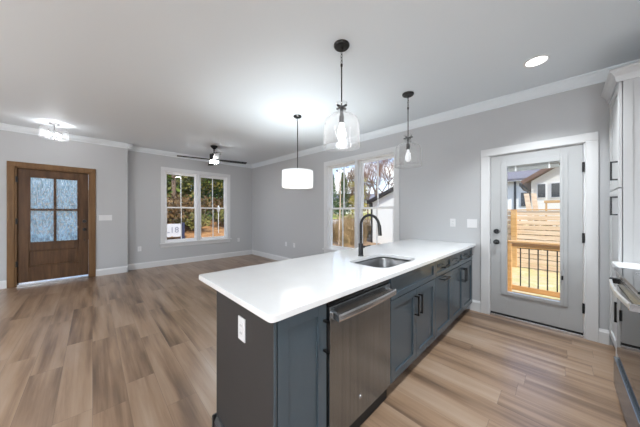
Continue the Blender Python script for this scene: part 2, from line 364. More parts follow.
# ------------------------------------------------------------------ windows
def window(name, axis, face, outer, z0, z1, rail_z, label):
    """outer: casing extent along the wall; z0..z1 opening"""
    P = (lambda u, d, z: (u, face + d, z)) if axis == 'x' else (lambda u, d, z: (face + d, u, z))
    base = P(sum(outer) / 2, 0, z0)
    root = thing(name, base, label, 'window', kind='structure')
    def bx(m, u0, u1, d0, d1, zz0, zz1):
        a = P(u0, d0, zz0); b = P(u1, d1, zz1)
        m.box(min(a[0], b[0]), max(a[0], b[0]), min(a[1], b[1]), max(a[1], b[1]), zz0, zz1)
    c = .09; u0, u1 = outer[0] + c, outer[1] - c; um = (u0 + u1) / 2
    m = MB(); bx(m, outer[0], u0, -.02, 0, z0, z1); bx(m, u1, outer[1], -.02, 0, z0, z1); bx(m, outer[0], outer[1], -.022, 0, z1, z1 + c)
    bx(m, um - .04, um + .04, -.02, .03, z0, z1)
    m.build('casing', 'trim_white', root, .003)
    m = MB(); bx(m, outer[0] - .025, outer[1] + .025, -.05, .03, z0 - .035, z0); m.build('sill', 'trim_white', root, .005)
    m = MB(); bx(m, outer[0], outer[1], -.018, 0, z0 - .115, z0 - .035); m.build('apron', 'trim_white', root, .003)
    m = MB(); bx(m, u0, u0 + .018, 0, .15, z0, z1); bx(m, u1 - .018, u1, 0, .15, z0, z1); bx(m, u0, u1, 0, .15, z1 - .018, z1); bx(m, u0, u1, .0, .15, z0 - .02, z0 + .018); bx(m, um - .04, um + .04, .03, .15, z0, z1)
    m.build('jamb', 'vinyl_white', root)
    for (a, b) in ((u0 + .018, um - .04), (um + .04, u1 - .018)):
        for (zz0, zz1, d, top) in ((rail_z - .018, z1 - .018, .085, 1), (z0 + .018, rail_z + .018, .045, 0)):
            m = MB(); st = .042; dd = .036
            bx(m, a, a + st, d, d + dd, zz0, zz1); bx(m, b - st, b, d, d + dd, zz0, zz1)
            rt = .045 if top else .036; rb = .036 if top else .05
            bx(m, a + st, b - st, d, d + dd, zz1 - rt, zz1); bx(m, a + st, b - st, d, d + dd, zz0, zz0 + rb)
            s = m.build('sash', 'vinyl_white', root, .003)
            m = MB(); mid = (a + b) / 2; bx(m, mid - .009, mid + .009, d + .008, d + dd - .006, zz0 + rb, zz1 - rt); m.build('muntin', 'vinyl_white', s)
            m = MB(); bx(m, a + st - .004, b - st + .004, d + .016, d + .020, zz0 + rb - .004, zz1 - rt + .004); m.build('pane', 'pane_glass', s)
    return root
window('window_1', 'x', YB, W1, *WZ, 1.47, 'white double-hung twin window looking onto woodland')
window('window_2', 'y', XR, W2, *WZ2, 1.42, 'white double-hung twin window behind the kitchen faucet')

# ------------------------------------------------------------------ entry door (wood)
d = thing('door_1', (-.515, YD, 0), 'brown wooden entry door with four-pane textured glass', 'door', kind='structure')
m = MB(); c = .085
m.box(D1[0] - c, D1[0], YD - .022, YD, 0, 2.157); m.box(D1[1], D1[1] + c, YD - .022, YD, 0, 2.157); m.box(D1[0] - c, D1[1] + c, YD - .022, YD, 2.157, 2.242)
m.build('casing', 'casing_wood', d, .004)
m = MB(); m.box(D1[0], D1[0] + .022, YD - .01, YD + .15, 0, 2.157); m.box(D1[1] - .022, D1[1], YD - .01, YD + .15, 0, 2.157); m.box(D1[0], D1[1], YD - .01, YD + .15, 2.135, 2.157)
m.build('jamb', 'casing_wood', d)
m = MB(); m.box(D1[0] + .022, D1[1] - .022, YD - .015, YD + .15, 0, .035); m.build('threshold', 'stainless_bright', d, .004)
sx0, sx1, sz0, sz1 = -.970, -.060, .055, 2.132; yf, yb = YD + .03, YD + .074
gx0, gx1, gz0, gz1 = -.838, -.203, .765, 2.0
m = MB()
m.box(sx0, gx0, yf, yb, sz0, sz1); m.box(gx1, sx1, yf, yb, sz0, sz1)
m.box(gx0, gx1, yf, yb, gz1, sz1); m.box(gx0, gx1, yf, yb, .63, gz0); m.box(gx0, gx1, yf, yb, sz0, .335)
m.box(gx0, gx1, yf + .020, yb - .008, .335, .63)
m.box(gx0 + .03, gx1 - .03, yf + .013, yf + .024, .365, .60)
slab = m.build('slab', 'door_wood', d, .004)
m = MB(); m.box(gx0 - .0, gx0 + .018, yf - .008, yf + .012, gz0, gz1); m.box(gx1 - .018, gx1, yf - .008, yf + .012, gz0, gz1); m.box(gx0, gx1, yf - .008, yf + .012, gz1 - .018, gz1); m.box(gx0, gx1, yf - .008, yf + .012, gz0, gz0 + .018)
m.build('glass_stop', 'door_wood', slab, .003)
gm = (gx0 + gx1) / 2
m = MB(); m.box(gm - .016, gm + .016, yf - .006, yb, gz0, gz1); m.box(gx0, gx1, yf - .005, yb - .002, 1.372, 1.404); m.build('muntin', 'door_wood', slab, .003)
for a0, a1 in ((gx0, gm), (gm, gx1)):
    for b0, b1 in ((gz0, 1.388), (1.388, gz1)):
        MB().box(a0, a1, yf + .018, yf + .024, b0, b1).build('pane', 'rain_glass', slab)
for z in (.405, 1.176, 1.93):
    m = MB(); m.box(sx0 - .026, sx0 + .006, YD - .006, YD + .032, z - .05, z + .05); m.cyl((sx0 - .008, YD - .012, z - .052), (sx0 - .008, YD - .012, z + .052), .008, seg=10); m.build('hinge', 'black_metal', d)
m = MB(); m.lathe([(.0, -.02), (.03, -.02), (.032, -.006), (.032, 0)], (-.118, yf, 1.156), axis='y', seg=24); m.box(-.123, -.113, yf - .036, yf - .02, 1.13, 1.182); m.build('deadbolt', 'black_metal', d, smooth=True)
m = MB(); m.lathe([(.0, -.065), (.018, -.062), (.027, -.048), (.024, -.03), (.010, -.022), (.011, -.01), (.032, -.007), (.032, 0)], (-.118, yf, .99), axis='y', seg=24); m.build('knob', 'black_metal', d, smooth=True)
m = MB(); m.box(-.124, -.112, yf - .008, yf, .76, .80); m.build('escutcheon', 'black_metal', d)

# ------------------------------------------------------------------ glazed side door
d = thing('door_2', (XR, .235, 0), 'white full-lite door with glass onto the timber deck', 'door', kind='structure')
m = MB(); c = .09
m.box(XR - .02, XR, D2[1], D2[1] + c, 0, 2.063); m.box(XR - .02, XR, D2[0] - c, D2[0], 0, 2.063); m.box(XR - .022, XR, D2[0] - c, D2[1] + c, 2.063, 2.153)
m.build('casing', 'trim_white', d, .004)
m = MB(); m.box(XR - .004, XR + .15, D2[1] - .012, D2[1], 0, 2.063); m.box(XR - .004, XR + .15, D2[0], D2[0] + .012, 0, 2.063); m.box(XR - .004, XR + .15, D2[0], D2[1], 2.056, 2.063)
m.build('jamb', 'trim_white', d)
m = MB(); m.box(XR - .012, XR + .15, D2[0] + .01, D2[1] - .01, 0, .03); m.build('threshold', 'stainless_bright', d, .003)
m = MB(); m.box(XR + .008, XR + .05, D2[0] + .012, D2[1] - .012, .03, .05); m.build('door_sweep', 'black_gap', d)
xf, xb = XR + .004, XR + .046; a0, a1 = D2[0] + .016, D2[1] - .016; g0, g1, h0, h1 = .005, .468, .335, 1.90
m = MB(); m.box(xf, xb, a0, g0, .05, 2.052); m.box(xf, xb, g1, a1, .05, 2.052); m.box(xf, xb, g0, g1, .05, h0); m.box(xf, xb, g0, g1, h1, 2.052)
slab = m.build('slab', 'door_white', d, .002)
m = MB(); q0, q1, r0, r1 = -.055, .528, .297, 1.963
m.box(xf - .012, xf, q0, g0, r0, r1); m.box(xf - .012, xf, g1, q1, r0, r1); m.box(xf - .012, xf, g0, g1, r0, h0); m.box(xf - .012, xf, g0, g1, h1, r1)
m.box(xf - .017, xf - .012, q0 + .03, q0 + .038, r0 + .02, r1 - .02); 
lf = m.build('lite_frame', 'door_white', slab, .004)
m = MB(); m.box(xf + .008, xf + .011, g0, g1, h0, h1); m.build('pane', 'pane_glass', slab)
m = MB()
for k in range(7): m.box(xf + .014, xf + .034, g0 + .005, g1 - .005, 1.835 + k * .007, 1.8385 + k * .007)
m.box(xf + .012, xf + .036, g0, g1, 1.885, h1); bl = m.build('raised_blind', 'blind_grey', slab)
for a in (.09, .385):
    MB().box(xf + .010, xf + .012, a - .007, a + .007, 1.832, 1.90).build('blind_cord', 'vinyl_white', bl)
m = MB(); m.box(xf - .022, xf - .012, -.02, -.004, .585, .63); m.build('blind_slider', 'black_metal', slab)
for z in (.316, 1.057, 1.804):
    m = MB(); m.box(XR - .004, XR + .005, D2[0] + .002, D2[0] + .022, z - .05, z + .05); m.cyl((XR - .012, D2[0] + .013, z - .052), (XR - .012, D2[0] + .013, z + .052), .009, seg=10); m.build('hinge', 'black_metal', d)
m = MB(); m.lathe([(0, -.022), (.026, -.022), (.031, -.012), (.032, 0)], (xf, .574, 1.087), axis='x', seg=24); m.box(xf - .036, xf - .02, .57, .578, 1.064, 1.11); m.build('deadbolt', 'black_metal', d, smooth=True)
m = MB(); m.lathe([(0, -.066), (.018, -.063), (.028, -.048), (.024, -.03), (.010, -.022), (.011, -.01), (.032, -.007), (.032, 0)], (xf, .574, .951), axis='x', seg=24); m.build('knob', 'black_metal', d, smooth=True)
m = MB(); m.box(XR - .002, XR + .006, D2[1] - .016, D2[1] - .008, .92, .985); m.build('strike_plate', 'black_metal', d)

# ------------------------------------------------------------------ peninsula
def pull(parent, p0, p1, out, name='handle', t=.006, proj=.034, mat='black_metal'):
    """square bar pull from p0 to p1, standing off a face along out"""
    p0, p1, out = Vector(p0), Vector(p1), Vector(out); ax = (p1 - p0).normalized(); m = MB()
    def bx(a, b):
        lo = [min(a[i], b[i]) - t for i in range(3)]; hi = [max(a[i], b[i]) + t for i in range(3)]
        m.box(lo[0], hi[0], lo[1], hi[1], lo[2], hi[2])
    bx(p0 + out * proj, p1 + out * proj)
    bx(p0 + out * t, p0 + out * proj); bx(p1 + out * t, p1 + out * proj)
    return m.build(name, mat, parent, .0015)
def shaker(x0, x1, z0, z1, yf, s=1, th=.02, rail=.058):
    """five-piece front; s=+1 front faces -Y at y=yf, s=-1 front faces +Y"""
    m = MB(); yb = yf + s * th; ym = yf + s * .011
    B = lambda a, b, c, d_, e, f: m.box(a, b, min(c, d_), max(c, d_), e, f)
    B(x0, x0 + rail, yf, yb, z0, z1); B(x1 - rail, x1, yf, yb, z0, z1); B(x0 + rail, x1 - rail, yf, yb, z1 - rail, z1); B(x0 + rail, x1 - rail, yf, yb, z0, z0 + rail)
    B(x0 + rail, x1 - rail, ym, yb, z0 + rail, z1 - rail)
    return m
YF, YBK, CZ, CT = .835, 1.44, .905, .03
ZT, ZB = CZ - CT, .105
G = 'blue-grey base cabinets of the peninsula'
def carcass(x0, x1, root, mat='charcoal'):
    m = MB(); m.box(x0, x1, YF + .021, YBK - .02, ZB, ZT - .002); m.box(x0, x1, YF + .08, YBK - .02, 0, ZB)
    return m.build('body', mat, root)
# end panel with base moulding
ep = thing('end_panel', (.551, 1.14, 0), 'shade-darkened cabinet panel closing the near end of the peninsula', 'panel')
m = MB(); m.box(.541, .559, YF, YBK, 0, ZT - .002); m.build('board', 'end_panel', ep, .0015)
m = MB(); m.box(.5405, .5405 + .012, YF - .006, YF, .0, ZT - .003) ; m.build('edge_strip', 'charcoal', ep, .001)
m = MB(); m.prism([(.541, YBK, 0), (.521, YBK, 0), (.521, YBK, .075), (.533, YBK, .095), (.541, YBK, .098)], (0, YF + .02 - YBK, 0)); m.build('base_moulding', 'end_panel', ep)
bp_ = thing('back_panel', (2.1, 1.45, 0), 'shade-darkened cabinet panel along the seating side of the peninsula', 'panel')
m = MB(); m.box(.541, XR - .002, YBK + .001, YBK + .018, 0, ZT - .002); m.build('board', 'end_panel', bp_)
m = MB(); m.prism([(.521, YBK + .018, 0), (.521, YBK + .040, 0), (.521, YBK + .040, .08), (.521, YBK + .028, .098), (.521, YBK + .018, .098)], (XR - .54, 0, 0)); m.build('base_moulding', 'end_panel', bp_)
# narrow pull-out cabinet
c1 = thing('base_cabinet', (.71, 1.14, 0), 'narrow dark cabinet between end panel and dishwasher with one vertical pull', 'cabinet', G)
carcass(.561, .862, c1)
dr = shaker(.563, .858, ZB + .005, ZT - .012, YF).build('door', 'charcoal', c1, .0015)
pull(dr, (.838, YF, .625), (.838, YF, .775), (0, -1, 0))
# dishwasher
dw = thing('dishwasher', (1.186, 1.14, 0), 'stainless steel dishwasher with bar handle under the counter', 'dishwasher')
x0, x1 = .880, 1.498
m = MB(); m.box(.866, 1.504, YF + .03, YBK - .03, .0, ZT - .004); m.build('tub', 'black_gap', dw)
m = MB(); m.box(x0, x1, YF - .004, YF + .028, .11, .828); ddoor = m.build('door', 'stainless', dw, .004)
m = MB(); m.box(x0, x1, YF + .008, YF + .03, .832, .862); m.build('gap_strip', 'black_glass', dw)  # black strip standing for the dark gap under the counter
m = MB(); m.box(x0 + .01, x1 - .01, YF + .05, YF + .07, .0, .105); m.build('kickplate', 'black_gap', dw)
m = MB(); n = 14; pts = []
hx0, hx1 = x0 + .015, x1 - .015
sec = [(-.0, -.019), (-.013, -.019), (-.016, -.010), (-.016, .010), (-.013, .019), (0, .019)]
prev = None
for i in range(n + 1):
    u = i / n; x = hx0 + (hx1 - hx0) * u; bow = .036 + .010 * math.sin(math.pi * u)
    ring = [m.bm.verts.new((x, YF - .004 - bow + a, .782 + b_)) for a, b_ in sec]
    if prev:
        for k in range(6): m.bm.faces.new((prev[k], prev[(k + 1) % 6], ring[(k + 1) % 6], ring[k]))
    else: m.bm.faces.new(ring)
    prev = ring
m.bm.faces.new(prev[::-1])
m.box(hx0, hx0 + .022, YF - .042, YF - .003, .765, .799); m.box(hx1 - .022, hx1, YF - .042, YF - .003, .765, .799)
m.build('handle', 'stainless_bright', ddoor, .001)
m = MB(); lx, lz = 1.144, .228
m.lathe([(.0155, 0), (.0155, -.0012), (.0125, -.0012), (.0125, 0)], (lx, YF - .004, lz), axis='y', seg=28)
m.tube([(lx - .008, YF - .0045, lz - .003), (lx - .003, YF - .0045, lz + .006), (lx + .001, YF - .0045, lz - .005), (lx + .005, YF - .0045, lz + .005), (lx + .008, YF - .0045, lz - .002)], .0014, 6)
m.build('round_badge', 'stainless_bright', ddoor)
# sink base
sb = thing('base_cabinet', (1.93, 1.14, 0), 'blue-grey sink cabinet with two doors and long false drawer beside dishwasher', 'cabinet', G)
X0, X1, X2, X3 = 1.512, 2.350, 2.822, 3.695
m = MB(); m.box(X0, X1, YF + .021, YBK - .02, ZB, ZT - .26); m.box(X0, X1, YF + .08, YBK - .02, 0, ZB); m.box(X0, X1, YF + .021, YF + .04, ZT - .26, ZT - .002); m.box(X0, X0 + .018, YF + .04, YBK - .02, ZT - .26, ZT - .002); m.box(X1 - .018, X1, YF + .04, YBK - .02, ZT - .26, ZT - .002)
m.build('body', 'charcoal', sb)
shaker(X0 + .002, X1 - .002, .697, ZT - .012, YF, rail=.04).build('false_drawer', 'charcoal', sb, .0015)
xm = (X0 + X1) / 2
dl = shaker(X0 + .002, xm - .002, ZB + .005, .690, YF).build('door', 'charcoal', sb, .0015); pull(dl, (xm - .034, YF, .49), (xm - .034, YF, .638), (0, -1, 0))
dl = shaker(xm + .002, X1 - .002, ZB + .005, .690, YF).build('door', 'charcoal', sb, .0015); pull(dl, (xm + .034, YF, .49), (xm + .034, YF, .638), (0, -1, 0))
# trash pull-out
tb = thing('base_cabinet', (2.585, 1.14, 0), 'blue-grey cabinet with single door and drawer each with a horizontal pull', 'cabinet', G)
carcass(X1 + .001, X2 - .001, tb)
xm = (X1 + X2) / 2
dl = shaker(X1 + .003, X2 - .003, .697, ZT - .012, YF, rail=.04).build('drawer', 'charcoal', tb, .0015); pull(dl, (xm - .075, YF, .778), (xm + .075, YF, .778), (0, -1, 0))
dl = shaker(X1 + .003, X2 - .003, ZB + .005, .690, YF).build('door', 'charcoal', tb, .0015); pull(dl, (xm - .075, YF, .655), (xm + .075, YF, .655), (0, -1, 0))
# two-drawer cabinet at the wall
wb = thing('base_cabinet', (3.26, 1.14, 0), 'blue-grey cabinet against the wall with two drawers over two doors', 'cabinet', G)
carcass(X2 + .001, XR - .022, wb)
xm = (X2 + X3) / 2
for a, b_ in ((X2 + .003, xm - .002), (xm + .002, X3 - .003)):
    dl = shaker(a, b_, .697, ZT - .012, YF, rail=.04).build('drawer', 'charcoal', wb, .0015); c_ = (a + b_) / 2; pull(dl, (c_ - .075, YF, .778), (c_ + .075, YF, .778), (0, -1, 0))
dl = shaker(X2 + .003, xm - .002, ZB + .005, .690, YF).build('door', 'charcoal', wb, .0015); pull(dl, (xm - .034, YF, .49), (xm - .034, YF, .638), (0, -1, 0))
dl = shaker(xm + .002, X3 - .003, ZB + .005, .690, YF).build('door', 'charcoal', wb, .0015); pull(dl, (xm + .034, YF, .49), (xm + .034, YF, .638), (0, -1, 0))
# countertop with sink cutout
def rrect(x0, x1, y0, y1, r, n=6):
    out = []
    for cx, cy, a in ((x1 - r, y1 - r, 0), (x0 + r, y1 - r, 90), (x0 + r, y0 + r, 180), (x1 - r, y0 + r, 270)):
        for k in range(n + 1):
            t = math.radians(a + 90 * k / n); out.append((cx + r * math.cos(t), cy + r * math.sin(t)))
    return out
SX0, SX1, SY0, SY1 = 1.550, 2.135, .905, 1.285
m = MB(); bm = m.bm
outer = [bm.verts.new((x, y, CZ)) for x, y in ([(XR - .001, .800), (XR - .001, 1.698)] + [(.507 + .02 - .02 * math.cos(t), 1.698 - .02 + .02 * math.sin(t)) for t in (math.pi / 2, math.pi / 4, 0)] + [(.507 + .025 - .025 * math.cos(t), .800 + .025 - .025 * math.sin(t)) for t in (0, math.pi / 6, math.pi / 3, math.pi / 2)])]
inner = [bm.verts.new((x, y, CZ)) for x, y in rrect(SX0, SX1, SY0, SY1, .09)]
ed = [bm.edges.new((l[i], l[(i + 1) % len(l)])) for l in (outer, inner) for i in range(len(l))]
r_ = bmesh.ops.triangle_fill(bm, use_beauty=True, use_dissolve=False, edges=ed)
fs = [f for f in bm.faces]
ex = bmesh.ops.extrude_face_region(bm, geom=fs)
for v in [g for g in ex['geom'] if isinstance(g, bmesh.types.BMVert)]: v.co.z -= CT
o = m.build('countertop', 'quartz', None, .003, origin=(2.1, 1.25, CZ - CT)); tag(o, 'long white quartz countertop of the peninsula with sink cutout', 'countertop')
# sink
m = MB(); bm = m.bm
lv = [(.0, CZ - CT - .001, .012), (.0, CZ - CT - .02, .0), (-.004, CZ - .19, -.006), (-.02, CZ - .222, -.02), (-.05, CZ - .232, -.05)]
rings = []
for dx, z, sh in lv:
    rings.append([bm.verts.new((x, y, z)) for x, y in rrect(SX0 - sh * 1, SX1 + sh, SY0 - sh, SY1 + sh, .09 + (sh if sh > 0 else sh * .6))])
for a, b_ in zip(rings, rings[1:]):
    for k in range(len(a)): bm.faces.new((a[k], a[(k + 1) % len(a)], b_[(k + 1) % len(a)], b_[k]))
bm.faces.new(rings[-1])
sk = m.build('kitchen_sink', 'sink_steel', None, smooth=True, origin=((SX0 + SX1) / 2, (SY0 + SY1) / 2, CZ - .232)); tag(sk, 'undermount stainless steel sink set in the white counter', 'sink')
sk.modifiers.new('shell', 'SOLIDIFY').thickness = .0015
m = MB(); m.lathe([(.0, .002), (.03, .002), (.042, .004), (.045, .001)], ((SX0 + SX1) / 2, (SY0 + SY1) / 2, CZ - .2315), seg=24); m.build('drain', 'nickel', sk, smooth=True)
# faucet
FX, FY = 1.858, 1.345
fc = thing('faucet', (FX, FY, CZ), 'tall matte black gooseneck faucet behind the sink', 'faucet')
m = MB(); m.lathe([(0, 0), (.027, 0), (.027, .006), (.023, .010), (.0225, .115), (.019, .122), (0, .122)], (FX, FY, CZ), seg=28); m.build('base', 'black_metal', fc, smooth=True)
R = .100; zt = 1.200; pts = [(FX, FY, CZ + .12), (FX, FY, zt)]
for k in range(1, 19):
    t = math.pi * k / 18 * 1.0; pts.append((FX, FY - R + R * math.cos(t), zt + R * math.sin(t)))
pts.append((FX, FY - 2 * R - .004, zt - .02))
m = MB(); m.tube(pts, .0125, 16); m.build('spout', 'black_metal', fc, smooth=True)
m = MB(); m.tube([(FX, FY - 2 * R - .002, zt + .012), (FX, FY - 2 * R - .006, zt - .02), (FX, FY - 2 * R - .011, zt - .085)], [.0155, .0165, .0165], 18); m.build('spray_head', 'black_metal', fc, smooth=True)
m = MB(); m.cyl((FX + .018, FY, CZ + .085), (FX + .05, FY, CZ + .085), .0135, seg=18); m.tube([(FX + .046, FY, CZ + .085), (FX + .10, FY - .006, CZ + .088), (FX + .145, FY - .012, CZ + .092)], [.006, .005, .0042], 10); m.build('lever', 'black_metal', fc, smooth=True)

# ------------------------------------------------------------------ outlets and switches
def plate(name, c, nrm, wd, ht, kind, label, group=None, n=1):
    """wall plate at c on a face with outward normal nrm (axis aligned)"""
    c = Vector(c); nrm = Vector(nrm); t = Vector((0, 0, 1)).cross(nrm)
    root = thing(name, c, label, 'outlet' if kind == 'outlet' else 'switch', group)
    def bx(m, u0, u1, z0, z1, d0, d1):
        a = c + t * u0 + nrm * d0; b = c + t * u1 + nrm * d1
        m.box(min(a.x, b.x), max(a.x, b.x), min(a.y, b.y), max(a.y, b.y), c.z + z0, c.z + z1)
    m = MB(); bx(m, -wd / 2, wd / 2, -ht / 2, ht / 2, 0, .006); m.build('cover', 'outlet_white', root, .002)
    for k in range(n):
        u = (k - (n - 1) / 2) * .046
        m = MB(); bx(m, u - .016, u + .016, -.034, .034, .006, .0085)
        if kind == 'switch': m.build('rocker', 'outlet_white', root, .001)
        else:
            r_ = m.build('receptacle', 'outlet_white', root, .001)
            for dz in (-.019, .019):
                for du in (-.006, .006): m = MB(); bx(m, u + du - .0012, u + du + .0012, dz - .005, dz + .005, .0083, .009); m.build('slot', 'outlet_slot', r_)
    return root
plate('outlet_plate', (.541, 1.118, .735), (-1, 0, 0), .072, .116, 'outlet', 'white outlet plate on the dark end panel of the peninsula')
plate('switch_plate', (XR, .842, 1.180), (-1, 0, 0), .118, .118, 'switch', 'white double switch plate on wall beside glazed door', n=2)
plate('outlet_plate', (XR, 1.08, 1.183), (-1, 0, 0), .072, .116, 'outlet', 'white outlet plate above the wall end of the counter')
plate('outlet_plate', (XR, 5.12, .50), (-1, 0, 0), .072, .116, 'outlet', 'low wall outlet nearer the room corner of the side by side pair')
plate('outlet_plate', (XR, 4.77, .50), (-1, 0, 0), .072, .116, 'outlet', 'low wall outlet farther from the room corner of the side by side pair')
plate('outlet_plate', (3.249, YB, .50), (0, -1, 0), .072, .116, 'outlet', 'low outlet on back wall between woodland window and corner')
plate('outlet_plate', (.80, YB, .475), (0, -1, 0), .072, .116, 'outlet', 'low outlet on back wall between woodland window and wall jog')
plate('switch_plate', (.20, YD, 1.225), (0, -1, 0), .21, .118, 'switch', 'wide white four-gang switch plate beside the wooden entry door', n=4)

# ------------------------------------------------------------------ pantry cabinet, range, side counter
pc = thing('pantry_cabinet', (3.45, -.65, 0), 'tall white pantry cabinet with crown and two black pulls by glazed door', 'cabinet')
px0, px1, pyf = 3.165, XR - .002, -.338
m = MB(); m.box(px0, px1, YK + .002, pyf - .024, .11, 2.44); m.box(px0, px1, YK + .002, pyf - .09, 0, .11); m.box(px0 - .004, px0, pyf - .075, pyf - .024, .11, 2.42); m.build('body', 'cabinet_white', pc, .002)
du = shaker(px0 + .002, px1 - .03, 1.535, 2.41, pyf, -1).build('door', 'cabinet_white', pc, .0015); pull(du, (px0 + .035, pyf, 1.605), (px0 + .035, pyf, 1.755), (0, 1, 0), proj=.036)
dl = shaker(px0 + .002, px1 - .03, .115, 1.525, pyf, -1).build('door', 'cabinet_white', pc, .0015); pull(dl, (px0 + .035, pyf, 1.305), (px0 + .035, pyf, 1.455), (0, 1, 0), proj=.036)
CP = [(0, 0), (.012, 0), (.016, .014), (.022, .045), (.040, .075), (.052, .085), (.052, .102), (0, .102)]
m = MB(); zc0 = 2.418
m.loft([(px0 - a, pyf + a, zc0 + b_) for a, b_ in CP], [(px1, pyf + a, zc0 + b_) for a, b_ in CP])
m.loft([(px0 - a, pyf + a, zc0 + b_) for a, b_ in CP], [(px0 - a, YK + .002, zc0 + b_) for a, b_ in CP])
m.build('crown', 'cabinet_white', pc)
sc_ = thing('base_cabinet', (2.97, -.64, 0), 'narrow white base cabinet between range and tall pantry', 'cabinet')
m = MB(); m.box(2.79, 3.160, YK + .002, -.342, .105, ZT); m.box(2.79, 3.16, YK + .002, -.42, 0, .105); m.build('body', 'cabinet_white', sc_)
dl = shaker(2.793, 3.158, .11, .69, -.322, -1).build('door', 'cabinet_white', sc_, .0015); pull(dl, (2.83, -.322, .5), (2.83, -.322, .64), (0, 1, 0))
dl = shaker(2.793, 3.158, .70, .868, -.322, -1, rail=.04).build('drawer', 'cabinet_white', sc_, .0015); pull(dl, (2.9, -.322, .785), (3.05, -.322, .785), (0, 1, 0))
o = MB().box(2.787, 3.158, YK + .002, -.300, ZT + .001, CZ + .006).build('countertop', 'quartz', None, .003, origin=(2.97, -.63, ZT)); tag(o, 'short white quartz countertop between range and tall pantry', 'countertop')
kc = thing('base_cabinet', (1.45, -.64, 0), 'wide unseen white base cabinet added for dishwasher reflections', 'cabinet')  # unseen cabinet, added so the dishwasher reflects white
m = MB(); m.box(.95, 1.972, YK + .002, -.342, .105, ZT); m.box(.95, 1.972, YK + .002, -.42, 0, .105); m.build('body', 'cabinet_white', kc)
for a, b_ in ((.953, 1.459), (1.463, 1.969)):
    dl = shaker(a, b_, .11, .69, -.322, -1).build('door', 'cabinet_white', kc, .0015); pull(dl, (a + .04 if a > 1 else b_ - .04, -.322, .5), (a + .04 if a > 1 else b_ - .04, -.322, .64), (0, 1, 0))
    dl = shaker(a, b_, .70, .868, -.322, -1, rail=.04).build('drawer', 'cabinet_white', kc, .0015); pull(dl, ((a + b_) / 2 - .07, -.322, .785), ((a + b_) / 2 + .07, -.322, .785), (0, 1, 0))
o = MB().box(.93, 1.975, YK + .002, -.300, ZT + .001, CZ + .006).build('countertop', 'quartz', None, .003, origin=(1.45, -.63, ZT)); tag(o, 'unseen white quartz countertop on the cabinet added for reflections', 'countertop')
rg = thing('kitchen_range', (2.38, -.62, 0), 'stainless slide-in range with black glass cooktop and door', 'range')
rx0, rx1, ry = 1.985, 2.782, -.285
m = MB(); m.box(rx0 + .004, rx1 - .004, YK + .004, ry - .045, .03, .905); m.box(rx0 + .03, rx1 - .03, YK + .05, ry - .1, 0, .03); m.build('body', 'stainless', rg)
m = MB(); m.box(rx0, rx1, YK + .004, ry + .012, .905, .918); ck = m.build('cooktop', 'black_glass', rg, .003)
for (bx_, by_, br) in ((2.2, -.45, .09), (2.57, -.45, .105), (2.2, -.76, .075), (2.57, -.76, .075)): MB().lathe([(br, 0), (br, .0006), (br - .004, .0006), (br - .004, 0)], (bx_, by_, .9181), seg=32).build('burner_ring', 'nickel', ck)
m = MB(); m.prism([(rx0, ry - .044, .862), (rx0, ry - .006, .862), (rx0, ry + .010, .904), (rx0, ry - .044, .904)], (rx1 - rx0, 0, 0)); cp = m.build('control_panel', 'stainless_bright', rg, .002)
m = MB(); m.box(rx0, rx1, ry - .044, ry - .008, .268, .856); od = m.build('door', 'stainless', rg, .003)
m = MB(); m.box(rx0 + .03, rx1 - .012, ry - .0085, ry - .004, .285, .79); m.build('glass', 'black_glass', od, .001)
m = MB(); hz = .822
pts = [(rx0 + .035 + (rx1 - rx0 - .07) * i / 12, ry + .028 + .018 * math.sin(math.pi * i / 12), hz) for i in range(13)]
prev = None
for p in pts:
    ring = [m.bm.verts.new((p[0], p[1] + a, p[2] + b_)) for a, b_ in ((-.007, -.012), (.004, -.013), (.007, 0), (.004, .013), (-.007, .012))]
    if prev:
        for k in range(5): m.bm.faces.new((prev[k], prev[(k + 1) % 5], ring[(k + 1) % 5], ring[k]))
    else: m.bm.faces.new(ring)
    prev = ring
m.bm.faces.new(prev[::-1]); h_ = m.build('handle', 'handle_steel', od, smooth=True)
for bx_, bm_ in ((rx0 + .03, 'stainless_bright'), (rx1 - .055, 'black_metal')): MB().box(bx_, bx_ + .025, ry - .01, ry + .034, hz - .017, hz + .017).build('bracket', bm_, h_)
m = MB(); m.box(rx0, rx1, ry - .044, ry + .010, .05, .256); m.build('drawer', 'stainless', rg, .003)

